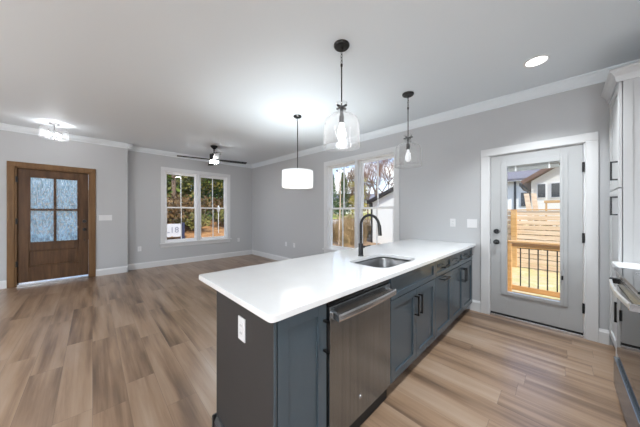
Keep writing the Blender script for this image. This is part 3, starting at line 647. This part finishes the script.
# ------------------------------------------------------------------ lamps
def jug_pendant(loc, label, bulb='bulb_glow'):
    x, y = loc; zc = cz(y)
    p = thing('pendant_light', (x, y, zc), label, 'pendant light', 'clear glass jug pendants over the peninsula')
    m = MB(); m.lathe([(0, 0), (.068, 0), (.068, -.012), (.060, -.022), (.012, -.026), (0, -.026)], (x, y, zc), seg=36); m.build('canopy', 'bronze', p, smooth=True)
    m = MB(); z = zc - .024
    for k in range(5):                                      # chain links
        zc_ = z - .018 - k * .027; pts = [(x + (.008 * math.cos(t) if k % 2 else 0), y + (0 if k % 2 else .008 * math.cos(t)), zc_ + .017 * math.sin(t)) for t in [2 * math.pi * i / 10 for i in range(11)]]
        m.tube(pts, .0025, 6, caps=False)
    m.build('chain', 'bronze', p, smooth=True)
    m = MB(); m.tube([(x, y, z - .15), (x, y, 2.215)], .0055, 10); m.lathe([(0, .01), (.01, .008), (.01, -.01), (0, -.012)], (x, y, z - .152), seg=12); m.build('rod', 'bronze', p, smooth=True)
    m = MB(); m.box(x - .055, x + .055, y - .007, y + .007, 2.232, 2.244); m.box(x - .007, x + .007, y - .055, y + .055, 2.232, 2.244); m.lathe([(0, .02), (.014, .018), (.016, -.055), (.021, -.06), (.021, -.115), (.013, -.125), (0, -.125)], (x, y, 2.22), seg=20); m.build('socket', 'bronze', p, smooth=True)
    prof = [(.050, 2.272), (.046, 2.266), (.036, 2.25), (.034, 2.205), (.042, 2.185), (.075, 2.168), (.115, 2.152), (.138, 2.13), (.150, 2.095), (.154, 2.05), (.155, 1.98), (.157, 1.93), (.159, 1.89)]
    m = MB(); m.lathe(prof, (x, y, 0), seg=56); sh = m.build('glass_shade', 'shade_glass', p, smooth=True)
    md = sh.modifiers.new('shell', 'SOLIDIFY'); md.thickness = .004
    m = MB(); m.lathe([(0, 2.105), (.014, 2.10), (.016, 2.075), (.028, 2.04), (.036, 2.005), (.034, 1.975), (.02, 1.952), (0, 1.945)], (x, y, 0), seg=24); m.build('bulb', bulb, p, smooth=True)
jug_pendant((1.55, 1.325), 'clear glass jug pendant with glowing bulb over the counter nearer the dishwasher')
jug_pendant((2.765, 1.30), 'clear glass jug pendant with unlit bulb given a faint glow over the wall end of the counter', 'bulb_faint_glow')
# drum pendant
x, y = 2.245, 2.80; zc = cz(y)
p = thing('pendant_light', (x, y, zc), 'white fabric drum pendant on long black rod near the sink window', 'pendant light')
m = MB(); m.lathe([(0, 0), (.062, 0), (.062, -.014), (.05, -.024), (0, -.026)], (x, y, zc), seg=32); m.build('canopy', 'bronze', p, smooth=True)
m = MB(); m.tube([(x, y, zc - .02), (x, y, 1.90)], .007, 10); m.build('rod', 'bronze', p, smooth=True)
m = MB(); m.lathe([(.235, 1.962), (.235, 1.705)], (x, y, 0), seg=64); sh = m.build('drum_shade', 'drum_fabric', p, smooth=True); sh.modifiers.new('shell', 'SOLIDIFY').thickness = .004
m = MB(); m.lathe([(0, 1.722), (.229, 1.722), (.229, 1.718), (0, 1.718)], (x, y, 0), seg=64); m.build('diffuser', 'drum_diffuser', p)
m = MB()
for k in range(3):
    a = 2 * math.pi * k / 3; m.tube([(x, y, 1.91), (x + .233 * math.cos(a), y + .233 * math.sin(a), 1.95)], .003, 6)
m.build('spider', 'bronze', p)
lamp('drum_lamp', (x, y, 1.83), P_DRUM, .06, p)
# ceiling fan
x, y = 1.985, 5.50; zc = cz(y)
p = thing('ceiling_fan', (x, y, zc), 'black ceiling fan with light in front of the back window', 'ceiling fan')
m = MB(); m.lathe([(0, 0), (.075, 0), (.072, -.02), (.03, -.065), (.018, -.075), (0, -.075)], (x, y, zc), seg=32); m.build('canopy', 'fan_black', p, smooth=True)
m = MB(); m.tube([(x, y, zc - .07), (x, y, zc - .18)], .014, 14); m.build('downrod', 'fan_black', p, smooth=True)
m = MB(); m.lathe([(0, -.165), (.035, -.165), (.045, -.18), (.085, -.19), (.092, -.20), (.092, -.335), (.085, -.345), (0, -.345)], (x, y, zc), seg=40); m.build('motor', 'fan_black', p, smooth=True)
m = MB(); m.lathe([(.088, -.345), (.088, -.362), (.080, -.378), (.05, -.386), (0, -.388)], (x, y, zc), seg=40); m.build('light_lens', 'fan_glow', p, smooth=True)
for k in range(4):
    a = math.radians(-13 + 90 * k); ca, sa = math.cos(a), math.sin(a); m = MB(); zb = zc - .315
    def Q(r, t, dz): return Vector((x + r * ca - t * sa, y + r * sa + t * ca, zb + dz))
    pl = [(.085, -.03), (.19, -.05), (.45, -.065), (.71, -.062), (.72, -.05), (.72, .05), (.71, .06), (.45, .06), (.19, .05), (.085, .03)]
    m.loft([Q(r, t, .010 - t * .09) for r, t in pl], [Q(r, t, -.004 - t * .09) for r, t in pl])
    m.build('blade', 'fan_black', p)
# semi-flush entry light
x, y = -.47, 6.06; zc = cz(y)
p = thing('semi_flush_light', (x, y, zc), 'semi-flush ceiling light with clear glass drum above the entry', 'ceiling light')
m = MB(); m.lathe([(0, 0), (.065, 0), (.065, -.012), (.055, -.02), (0, -.022)], (x, y, zc), seg=32); m.build('canopy', 'nickel', p, smooth=True)
m = MB(); m.tube([(x, y, zc - .02), (x, y, zc - .265)], .006, 10); m.lathe([(0, .012), (.016, .01), (.02, 0), (.012, -.012), (0, -.014)], (x, y, zc - .268), seg=16); m.build('stem', 'nickel', p, smooth=True)
m = MB(); m.lathe([(.17, zc - .085), (.17, zc - .25), (.166, zc - .257), (.02, zc - .259)], (x, y, 0), seg=48); sh = m.build('glass_shade', 'flush_glass', p, smooth=True); sh.modifiers.new('shell', 'SOLIDIFY').thickness = .004
for k in range(2):
    a = .6 + math.pi * k; bx_, by_ = x + .07 * math.cos(a), y + .07 * math.sin(a)
    m = MB(); m.tube([(x, y, zc - .15), (bx_, by_, zc - .15)], .006, 8); m.lathe([(0, .02), (.014, .018), (.014, -.02), (0, -.022)], (bx_, by_, zc - .15), seg=14); sk_ = m.build('socket', 'nickel', p, smooth=True)
    m = MB(); m.lathe([(0, -.02), (.013, -.025), (.026, -.05), (.022, -.072), (0, -.082)], (bx_, by_, zc - .15), seg=18); m.build('bulb', 'entry_glow', sk_, smooth=True)
# recessed lights: one in view, the others unseen and added as fill
def can(loc, label):
    x, y = loc; zc = cz(y)
    p = thing('recessed_light', (x, y, zc), label, 'recessed light')
    m = MB(); m.lathe([(.095, .001), (.095, -.006), (.078, -.008), (.074, -.003), (.074, .001)], (x, y, zc), seg=40); m.build('trim_ring', 'white_metal', p, smooth=True)
    m = MB(); m.lathe([(0, -.004), (.074, -.004), (.074, -.001), (0, -.001)], (x, y, zc), seg=40); m.build('lens', 'can_glow', p)
    lamp('recessed_lamp', (x, y, zc - .012), P_CAN, .075, p, kind='AREA', spread=1.9)
can((3.01, .16), 'round recessed ceiling light above the glazed door aisle')
can((1.45, .10), 'unseen recessed light added as fill over the range aisle')
can((-.9, -.6), 'unseen recessed light added as fill behind the kitchen')
can((-2.6, 1.6), 'unseen recessed light added as fill over the open living floor')
can((-2.6, 4.2), 'unseen recessed light added as fill toward the entry')
# unseen drum pendants, added as fill to brighten the ceiling
def drum(loc, label, pw):
    x, y, z0 = loc; zc = cz(y)
    p = thing('pendant_light', (x, y, zc), label, 'pendant light')
    m = MB(); m.lathe([(0, 0), (.062, 0), (.062, -.014), (.05, -.024), (0, -.026)], (x, y, zc), seg=24); m.build('canopy', 'bronze', p, smooth=True)
    m = MB(); m.tube([(x, y, zc - .02), (x, y, z0 + .2)], .007, 8); m.build('rod', 'bronze', p, smooth=True)
    m = MB(); m.lathe([(.2, z0 + .28), (.2, z0)], (x, y, 0), seg=40); m.build('drum_shade', 'drum_fabric', p, smooth=True)
    lamp('drum_lamp', (x, y, z0 + .10), pw, .18, p)
    lamp('drum_lamp', (x, y, z0 - .22), pw * .6, .18, p)  # bare fill lamp added below the shade
drum((-1.9, -1.4, 1.75), 'unseen white drum pendant added as fill light behind the kitchen', P_FILL)
drum((-2.9, 3.0, 1.75), 'unseen white drum pendant added as fill light over the open living floor', P_FILL * .9)

# ------------------------------------------------------------------ outdoors
def g(x, y):
    h = -.35 + .048 * max(0, math.hypot(x, y) - 9.5)
    k = min(1, max(0, (10 - x) / 5)); k = k * k * (3 - 2 * k)
    return min(h, 3) + min(.1 * max(0, y - 7.6), 3) * k
def patch(name, x0, x1, y0, y1, n, mat, dz, label, cat='ground', jit=0):
    m = MB(); nx, ny = n; V = []
    for i in range(nx + 1):
        V.append([])
        for j in range(ny + 1):
            x = x0 + (x1 - x0) * i / nx; y = y0 + (y1 - y0) * j / ny
            V[-1].append(m.bm.verts.new((x, y, g(x, y) + dz + random.uniform(-jit, jit))))
    for i in range(nx):
        for j in range(ny): m.bm.faces.new((V[i][j], V[i + 1][j], V[i + 1][j + 1], V[i][j + 1]))
    o = m.build(name, mat); return tag(o, label, cat, kind='structure')
patch('ground', -40, 90, -40, 90, (65, 65), 'dirt', 0, 'brown earth ground around the house')
patch('ground_woods', 1, 16, 9.3, 32, (16, 24), 'leaf_litter', .03, 'orange leaf litter under the trees outside the back window')
patch('ground_yard', 4.2, 30, -6, 4.6, (26, 11), 'yard_grass', .02, 'patchy yellow grass yard beyond the deck')
# gravel lane and lawn seen from the sink window (bands across the view direction)
def band(name, r0, r1, mat, label, dz):
    m = MB(); V = []
    for i in range(25):
        a = math.radians(20 + 32 * i / 24)
        V.append([])
        for j in range(5):
            r = r0 + (r1 - r0) * j / 4; x, y = r * math.cos(a), r * math.sin(a); V[-1].append(m.bm.verts.new((x, y, g(x, y) + dz)))
    for i in range(24):
        for j in range(4): m.bm.faces.new((V[i][j], V[i + 1][j], V[i + 1][j + 1], V[i][j + 1]))
    return tag(m.build(name, mat), label, 'ground', kind='structure')
band('lawn', 29, 46, 'lawn_green', 'strip of yellow-green lawn beyond the lane outside the sink window', .06)
band('road', 20, 28, 'gravel', 'pale gravel lane outside the sink window', .05)
o = MB().box(-2.5, 1.2, YD + T + .03, 9.0, -.6, -.06).build('porch_floor', 'concrete'); tag(o, 'pale concrete porch slab outside the entry door', 'floor', kind='structure')
o = MB().box(-12, XL - T - .01, -12, 9, -.6, -.08).build('left_bounce_floor', 'concrete'); tag(o, 'unseen pale slab added to bounce sunlight in from the left', 'floor', kind='structure')  # unseen slab, added to bounce sunlight up to the ceiling
o = MB().box(XL - T, 6, -12, YREAR - T - .01, -.6, -.08).build('rear_bounce_floor', 'concrete'); tag(o, 'unseen pale slab added to bounce sunlight in from the rear', 'floor', kind='structure')  # second added slab bouncing sunlight through the rear opening
o = MB().box(XR + T + .004, 5.80, -1.4, 2.0, -.26, -.18).build('deck_floor', 'cedar'); tag(o, 'timber deck floor outside the glazed door', 'floor', kind='structure')

# deck railing
RX = 5.7
rl = thing('deck_railing', (RX, .3, -.18), 'timber deck railing with black balusters outside the glazed door', 'railing')
m = MB(); m.box(RX - .05, RX + .09, -1.35, .80, .765, .80); m.box(RX - .02, RX + .02, -1.35, .80, .675, .765); m.build('top_rail', 'cedar', rl, .004)
m = MB(); m.box(RX - .02, RX + .02, -1.35, .80, -.12, -.03); m.build('bottom_rail', 'cedar', rl, .004)
for yy in (.69, -1.3): MB().box(RX - .045, RX + .045, yy - .045, yy + .045, -.18, .765).build('post', 'cedar', rl, .004)
for k in range(16):
    yy = .52 - k * .12
    if yy > -1.24: MB().cyl((RX, yy, -.03), (RX, yy, .675), .0095, seg=10).build('baluster', 'black_metal', rl)
# privacy fence
FXX = 9.3
fn = thing('privacy_fence', (FXX, 0, -.35), 'horizontal cedar board fence beyond the yard grass', 'fence')
for k in range(12):
    z = -.30 + k * .142; MB().box(FXX, FXX + .022, -6, 3.6, z, z + .122).build('board', 'fence_wood', fn, .002)
MB().box(FXX - .03, FXX + .06, -6, 3.6, 1.405, 1.44).build('cap_rail', 'cedar', fn, .003)
for yy in (1.0, -1.4, 3.4): MB().box(FXX - .07, FXX, yy - .07, yy + .07, -.45, 1.405).build('post', 'cedar', fn, .004)
# neighbour with brown eave
nb = thing('house', (17, -2.4, .0), 'white sided house with brown gable eave behind the cedar fence', 'house')
NX = 15.0
m = MB(); ya, yr, yz = .98, -2.2, -5.4; ze, zr = 2.85, 4.95
m.prism([(NX, ya - .0, -.4), (NX, ya, ze), (NX, yr, zr), (NX, yz, ze), (NX, yz, -.4)], (7, 0, 0)); m.build('walls', 'siding', nb)
sl = (zr - ze) / (ya - yr)
m = MB()
for s_ in (1, -1):
    e_y = yr + s_ * (ya - yr + .32); e_z = ze - .32 * sl
    m.loft([(NX - .6, yr, zr + .02), (NX - .6, e_y, e_z + .02), (NX - .6, e_y, e_z + .20), (NX - .6, yr, zr + .22)], [(NX + 7.4, yr, zr + .02), (NX + 7.4, e_y, e_z + .02), (NX + 7.4, e_y, e_z + .20), (NX + 7.4, yr, zr + .22)])
m.build('roof', 'eave_brown', nb)
m = MB(); m.box(NX - .62, NX + 7.4, 1.26, 1.36, 2.60, 2.74); m.tube([(NX - .4, 1.30, 2.62), (NX - .3, 1.22, 2.45), (NX - .1, 1.02, 2.30), (NX - .06, 1.0, .0)], .045, 8); m.build('gutter', 'roof_dark', nb)
for yy in (.62, .16):
    f_ = MB().box(NX - .04, NX + .02, yy - .17, yy + .17, 2.02, 2.72).build('window', 'trim_white', nb); MB().box(NX - .05, NX - .035, yy - .13, yy + .13, 2.06, 2.68).build('pane', 'window_dark', f_)
o = thing('leaning_board', (13.0, .72, 0), 'pale timber boards leaning above the fence before the sided house', 'boards')
for k in range(2): MB().prism([(13.0 + k * .1, .80 - k * .16, g(13, .8) - .02), (13.0 + k * .1, .64 - k * .16, g(13, .8) - .02), (13.0 + k * .1, .92 - k * .22, 2.15), (13.0 + k * .1, 1.08 - k * .22, 2.15)], (.05, 0, 0)).build('board', 'fence_wood', o)
o = MB().box(12.6, 12.7, -3, .45, 1.72, 1.82); 
for k in range(8): o.box(12.62, 12.68, -3 + k * .48, -2.94 + k * .48, g(12.6, 0) - .02, 1.72)
o = o.build('porch_rail', 'cedar', None, origin=(12.65, -1.3, 0)); tag(o, 'brown timber rail before the windows of the sided house', 'railing')
# farther house with grey roof
fh = thing('house', (28, 4, 0), 'farther white house with low grey roof seen past the fence', 'house')
MB().box(25, 33, 1.0, 6.5, .2, 4.0).build('walls', 'stucco_white', fh)
m = MB(); m.prism([(24.4, .5, 3.95), (24.4, 7, 3.95), (29, 7, 6.4), (29, .5, 6.4)], (0, 0, .18)); m.build('roof', 'roof_grey', fh)
m = MB(); m.box(24.95, 25.0, 2.55, 2.7, .2, 3.95); m.build('downspout', 'roof_dark', fh)
for yy in (2.0, 3.9, 5.4): MB().box(24.94, 25.0, yy - .25, yy + .25, 1.9, 3.0).build('window', 'window_dark', fh)
# white gable building outside the sink window
wb_ = thing('house', (12, 4.7, 0), 'white gable building with black eave outside the sink window', 'house')
hx, ya, yr, yb_, e0, zr_ = 10.5, 6.93, 4.67, 2.41, 1.87, 2.82
m = MB(); m.prism([(hx, ya, -.6), (hx, ya, e0), (hx, yr, zr_), (hx, yb_, e0), (hx, yb_, -.6)], (5, 0, 0)); m.build('walls', 'stucco_white', wb_)
m = MB(); k_ = (zr_ - e0) / (ya - yr)
for s_ in (1, -1):
    ye = yr + s_ * (ya - yr + .12); z_e = e0 - .12 * k_
    m.loft([(hx - .25, yr, zr_ + .01), (hx - .25, ye, z_e + .01), (hx - .25, ye, z_e + .15), (hx - .25, yr, zr_ + .15)], [(hx + 5.2, yr, zr_ + .01), (hx + 5.2, ye, z_e + .01), (hx + 5.2, ye, z_e + .15), (hx + 5.2, yr, zr_ + .15)])
m.build('roof', 'roof_dark', wb_)
MB().box(hx - .03, hx + .08, ya - .08, ya + .02, -.6, e0).build('corner_board', 'roof_dark', wb_)
# distant grey houses along the lane
for i, (x, y, wd, hh, lab) in enumerate(((33, 29.5, 7, 2.2, 'small grey house far across the lawn, nearer the pale saplings'), (40, 26, 8, 2.4, 'wider grey house far across the lawn toward the white gable'))):
    z = g(x, y); h_ = thing('house', (x, y, z), lab, 'house')
    MB().box(x - 3, x + 3, y - wd / 2, y + wd / 2, z - .2, z + hh).build('walls', 'siding', h_)
    MB().prism([(x - 3.4, y - wd / 2 - .4, z + hh), (x + 3.4, y - wd / 2 - .4, z + hh), (x, y - wd / 2 - .4, z + hh + 1.4)], (0, wd + .8, 0)).build('roof', 'roof_grey', h_)
    for yy in (y - 1.5, y + 1.5): MB().box(x - 3.04, x - 2.98, yy - .5, yy + .5, z + .8, z + 1.8).build('window', 'window_dark', h_)

# yard sign and post outside the back window
sx_, sy_ = 2.40, 11.4
zg = g(sx_, sy_)
sg = thing('yard_sign', (sx_, sy_, zg), 'white number sign on two dark posts outside the back window', 'sign')
cx_, cz_ = sx_, .61
m = MB(); pr_ = [(cx_ - .36, cz_ - .22), (cx_ - .30, cz_ - .28), (cx_ - .06, cz_ - .28), (cx_, cz_ - .25), (cx_ + .06, cz_ - .28), (cx_ + .30, cz_ - .28), (cx_ + .36, cz_ - .22), (cx_ + .36, cz_ + .27), (cx_ - .36, cz_ + .27)]
m.prism([(a, sy_ - .015, b_) for a, b_ in pr_], (0, .03, 0)); m.build('board', 'sign_white', sg)
for s_ in (-1, 1): MB().box(cx_ + s_ * .42 - .05, cx_ + s_ * .42 + .05, sy_ - .03, sy_ + .03, zg - .05, cz_ + .32).build('post', 'sign_navy', sg)
cu = bpy.data.curves.new('digits', 'FONT'); cu.body = 'L18'; cu.size = .34; cu.align_x = 'CENTER'; cu.align_y = 'CENTER'; cu.extrude = .004
to = bpy.data.objects.new('digits_curve', cu); C.objects.link(to); dg = bpy.context.evaluated_depsgraph_get(); dg.update()
me = bpy.data.meshes.new_from_object(to.evaluated_get(dg)); bpy.data.objects.remove(to); 
me.transform(Matrix.Rotation(math.pi / 2, 4, 'X')); me.materials.clear(); me.materials.append(MATS['sign_grey'])
to = bpy.data.objects.new('number', me); C.objects.link(to); to.parent = sg; to.location = Vector((cx_, sy_ - .02, cz_)) - OFF[sg]
px_, py_ = 4.62, 12.2; zg = g(px_, py_)
ps = thing('marker_post', (px_, py_, zg), 'thin white post with diamond finial outside the back window', 'post')
MB().cyl((px_, py_, zg - .05), (px_, py_, 1.42), .020, seg=8).build('pole', 'post_white', ps)
MB().lathe([(0, .22), (.04, .14), (.095, 0), (.04, -.14), (0, -.2)], (px_, py_, 1.53), seg=8).build('finial', 'post_white', ps)
# porch rail seen through the textured glass
pr2 = thing('porch_railing', (-.5, 8.9, -.06), 'dark blue low porch railing behind the textured entry glass', 'railing')
MB().box(-2.4, 1.2, 8.86, 8.92, .62, .78).build('rail', 'sign_navy', pr2)
for k in range(13): MB().box(-2.4 + k * .29, -2.36 + k * .29, 8.87, 8.91, -.06, .62).build('baluster', 'vinyl_white', pr2)

# ------------------------------------------------------------------ plants
def leafcloud(m, cen, rad, n, size, seed, shell=.35):
    rng = random.Random(seed); cen = Vector(cen)
    for _ in range(n):
        while True:
            v = Vector((rng.uniform(-1, 1), rng.uniform(-1, 1), rng.uniform(-1, 1)))
            if shell < v.length < 1: break
        p = cen + Vector((v.x * rad[0], v.y * rad[1], v.z * rad[2]))
        a = Vector((rng.gauss(0, 1), rng.gauss(0, 1), rng.gauss(0, 1))).normalized(); b_ = a.orthogonal().normalized(); b_.rotate(Matrix.Rotation(rng.uniform(0, 6.28), 3, a)); c_ = a.cross(b_); s_ = size * rng.uniform(.6, 1.3)
        m.bm.faces.new([m.bm.verts.new(p + q) for q in (b_ * s_, c_ * s_ * .55, -b_ * s_, -c_ * s_ * .55)])
def trunk(m, h, r, seed, lean=.3, branches=5, b0=.35):
    rng = random.Random(seed); lx, ly = rng.uniform(-lean, lean), rng.uniform(-lean, lean)
    pts = [Vector((lx * (t ** 1.5) * 1.2 + .05 * math.sin(5 * t + seed), ly * t + .05 * math.cos(4 * t), h * t)) for t in [i / 7 for i in range(8)]]
    m.tube(pts, [r * (1 - .8 * i / 7) for i in range(8)], 7)
    for _ in range(branches):
        t = rng.uniform(b0, .92); i = int(t * 7); p = pts[i].lerp(pts[min(i + 1, 7)], t * 7 - i); a = rng.uniform(0, 6.28); l_ = h * rng.uniform(.15, .3) * (1.2 - t)
        d_ = Vector((math.cos(a), math.sin(a), rng.uniform(.3, .9))); m.tube([p, p + d_ * l_ * .5, p + d_ * l_ + Vector((0, 0, .1 * l_))], [r * .4 * (1.1 - t), r * .25 * (1.1 - t), r * .06], 5)
PROTO = {}
def tree(name, kind, loc, rz, sc, label, group, leaf, h=7, bare=False, seed=1):
    key = (kind, leaf)
    if key not in PROTO:
        root = thing(name, (0, 0, 0), label, 'tree', group)
        m = MB()
        if kind == 'tall':
            trunk(m, 8, .13, seed, branches=9, b0=.12); m.build('trunk', 'bark', root, smooth=True)
            m = MB(); rng = random.Random(seed + 5)
            for k in range(13): leafcloud(m, (rng.uniform(-1.4, 1.4), rng.uniform(-1.4, 1.4), 1.6 + k * .5), (1.1, 1.1, .7), 210, .12, seed * 50 + k)
            m.build('foliage', leaf, root)
        elif kind == 'fir':
            trunk(m, 8, .14, seed, lean=.05, branches=6, b0=.1); m.build('trunk', 'bark', root, smooth=True)
            m = MB()
            for k in range(12): leafcloud(m, (0, 0, .9 + k * .62), (1.9 - k * .14, 1.9 - k * .14, .55), 280, .12, seed * 70 + k, .2)
            m.build('foliage', leaf, root)
        elif kind == 'shrub':
            for q in range(4):
                a = q * 1.6; m.tube([(0, 0, -.05), (.15 * math.cos(a), .15 * math.sin(a), .5), (.4 * math.cos(a), .4 * math.sin(a), 1.1)], [.02, .014, .005], 5)
            m.build('stems', 'bark', root)
            m = MB(); rng = random.Random(seed)
            for k in range(6): leafcloud(m, (rng.uniform(-.6, .6), rng.uniform(-.6, .6), rng.uniform(.25, 1.15)), (.55, .55, .4), 150, .075, seed * 30 + k, .1)
            m.build('foliage', leaf, root)
        elif kind == 'bare':
            rng = random.Random(seed)
            def grow(mm, p, d_, l_, r_, dep):
                q = p + d_ * l_; mm.tube([p, p.lerp(q, .5) + Vector((rng.uniform(-.03, .03), rng.uniform(-.03, .03), 0)) * l_, q], [r_, r_ * .8, r_ * .6], 5 if dep < 3 else 3, caps=False)
                return q
            tips = [(grow(m, Vector((0, 0, -.1)), Vector((0, 0, 1)), 1.6, .09, 0), Vector((0, 0, 1)), 1.5, .06)]
            mt = MB()
            for dep in range(1, 6):
                nx_ = []
                for p, d_, l_, r_ in tips:
                    for k in range(3 if dep < 5 else 4):
                        dd = (d_ + Vector((rng.gauss(0, .5), rng.gauss(0, .5), rng.gauss(.12, .25)))).normalized(); q = grow(m if dep < 3 else mt, p, dd, l_ * rng.uniform(.7, 1), r_, dep); nx_.append((q, dd, l_ * .76, r_ * .55))
                tips = nx_
            m.build('trunk', 'bark', root, smooth=True); mt.build('twigs', leaf, root)
        elif kind == 'sapling':
            trunk(m, 4.2, .05, seed, lean=.5, branches=8, b0=.3); m.build('trunk', 'bark_pale', root, smooth=True)
            m = MB(); leafcloud(m, (.1, .1, 3.2), (.7, .7, .9), 60, .06, seed); m.build('foliage', leaf, root)
        elif kind == 'brush':
            rng = random.Random(seed)
            for k in range(150):
                a = rng.uniform(0, 6.28); r_ = rng.uniform(0, .5); x, y = r_ * math.cos(a), r_ * math.sin(a); hh = rng.uniform(.4, 1.1); lx, ly = rng.gauss(0, .16), rng.gauss(0, .16)
                m.tube([(x, y, -.05), (x + lx * .4, y + ly * .4, hh * .55), (x + lx, y + ly, hh)], [.009, .007, .002], 3, caps=False)
            m.build('stalks', leaf, root)
            m = MB(); leafcloud(m, (0, 0, .6), (.5, .5, .45), 120, .04, seed, 0); m.build('seed_heads', 'brush_tan', root)
        PROTO[key] = root
    else:
        src = PROTO[key]; root = src.copy(); root.name = name; C.objects.link(root)
        for ch in list(src.children):
            c_ = ch.copy(); C.objects.link(c_); c_.parent = root
        root['label'] = label; root['group'] = group
    root.location = loc; root.rotation_euler = (0, 0, rz); root.scale = (sc, sc, sc) if isinstance(sc, (int, float)) else sc
    return root
rng = random.Random(11)
GW = 'trees of the woodland outside the back window'
LEAFLAB = {'leaf_green': 'bright green leafy tree in the woodland outside the back window', 'leaf_dark': 'dark green tree in the woodland outside the back window', 'leaf_olive': 'olive leafed tree in the woodland outside the back window', 'leaf_autumn': 'rust leafed autumn tree in the woodland outside the back window', 'leaf_yellow': 'yellow leafed tree in the woodland outside the back window'}
spots = [(3.2, 14.6, 'leaf_olive'), (4.7, 15.5, 'leaf_green'), (6.3, 14.2, 'leaf_green'), (7.6, 16.6, 'leaf_green'), (3.0, 18.0, 'leaf_autumn'), (5.4, 18.4, 'leaf_yellow'), (8.8, 19, 'leaf_olive'), (6.8, 20, 'leaf_dark'), (4.2, 21.5, 'leaf_green'), (9.8, 22.5, 'leaf_green'), (2.2, 22.5, 'leaf_green'), (7.6, 24, 'leaf_olive'), (5.6, 25.5, 'leaf_dark'), (11.5, 25, 'leaf_dark'), (9.4, 27, 'leaf_dark'), (3.4, 26.5, 'leaf_dark'), (1.6, 16.5, 'leaf_green'), (7.2, 28, 'leaf_dark'), (9.6, 15.6, 'leaf_green'), (12, 19.5, 'leaf_green')]
for i, (x, y, lf_) in enumerate(spots):
    k = 'fir' if lf_ == 'leaf_dark' else 'tall'
    tree('fir_tree' if k == 'fir' else 'leafy_tree', k, (x, y, g(x, y) - .05), rng.uniform(0, 6.28), rng.uniform(.85, 1.2), LEAFLAB[lf_], GW, lf_, seed=i + 2)
GS = 'undergrowth shrubs outside the back window'
SL = {'leaf_olive': 'olive undergrowth shrub below the woodland trees', 'leaf_autumn': 'rust brown undergrowth shrub below the woodland trees', 'leaf_dark': 'dark undergrowth shrub below the woodland trees'}
for i in range(22):
    x = 1.8 + (i % 11) * .85 + rng.uniform(-.3, .3); y = 13.4 + (i // 11) * 1.6 + rng.uniform(-.5, .5) + (x - 2) * .12; lf_ = ('leaf_olive', 'leaf_autumn', 'leaf_dark')[rng.randrange(3)]
    tree('woodland_shrub', 'shrub', (x, y, g(x, y) - .03), rng.uniform(0, 6.28), rng.uniform(.9, 1.4), SL[lf_], GS, lf_, seed=i + 40)
# sink window view
GB = 'bare trees beyond the white gable building'
for i, (x, y, s_) in enumerate(((22, 15, 1.35), (25, 14.2, 1.5), (20.5, 12.9, 1.15), (28, 17.5, 1.6), (24, 11.2, 1.3), (30, 15.4, 1.6), (27, 12.4, 1.4))):
    tree('bare_tree', 'bare', (x, y, g(x, y)), i * 1.3, s_, 'reddish bare tree rising beyond the white gable building', GB, 'twig', seed=9)
GE = 'tall trees across the lane from the sink window'
for i, (x, y, lf_, s_, k, lab) in enumerate(((24, 20.2, 'leaf_dark', .75, 'fir', 'dark evergreen across the lane from the sink window'), (29, 22.5, 'leaf_autumn', .9, 'tall', 'rust autumn tree across the lane from the sink window'), (23, 17.3, 'leaf_yellow', .62, 'tall', 'yellow green tree across the lane from the sink window'), (27, 25, 'leaf_dark', .8, 'fir', 'dark evergreen across the lane from the sink window'), (26, 19, 'leaf_autumn', .8, 'tall', 'rust autumn tree across the lane from the sink window'))):
    tree('fir_tree' if k == 'fir' else 'leafy_tree', k, (x, y, g(x, y)), i, s_, lab, GE, lf_, seed=60 + i)
for i, (x, y, lab) in enumerate(((8.8, 7.6, 'thin pale sapling outside the sink window, upright one by the frame'), (9.4, 6.9, 'thin pale sapling outside the sink window, near the window mullion'))):
    tree('sapling', 'sapling', (x, y, g(x, y)), i * 2.2, 1, lab, 'pale saplings outside the sink window', 'leaf_autumn', seed=5)
GBR = 'dry brush clumps below the sink window'
for i in range(16):
    x = 9.2 + (i % 8) * .62 + rng.uniform(-.2, .2); y = 7.5 + (i % 8) * .28 + (i // 8) * 1.3 + rng.uniform(-.3, .3)
    tree('dry_brush', 'brush', (x, y, g(x, y)), rng.uniform(0, 6.28), rng.uniform(.9, 1.3), 'dry tan brush clump below the sink window', GBR, 'brush_tan', seed=3)
for i in range(5):
    x, y = 11.0 + rng.uniform(-.2, .2), -2.2 + i * .72
    tree('garden_shrub', 'shrub', (x, y, g(x, y)), rng.uniform(0, 6), rng.uniform(1.0, 1.12), ('brown shrub' if i % 3 else 'olive shrub') + ' just behind the cedar fence', 'shrubs behind the cedar fence', 'brush_tan' if i % 3 else 'leaf_olive', seed=90)
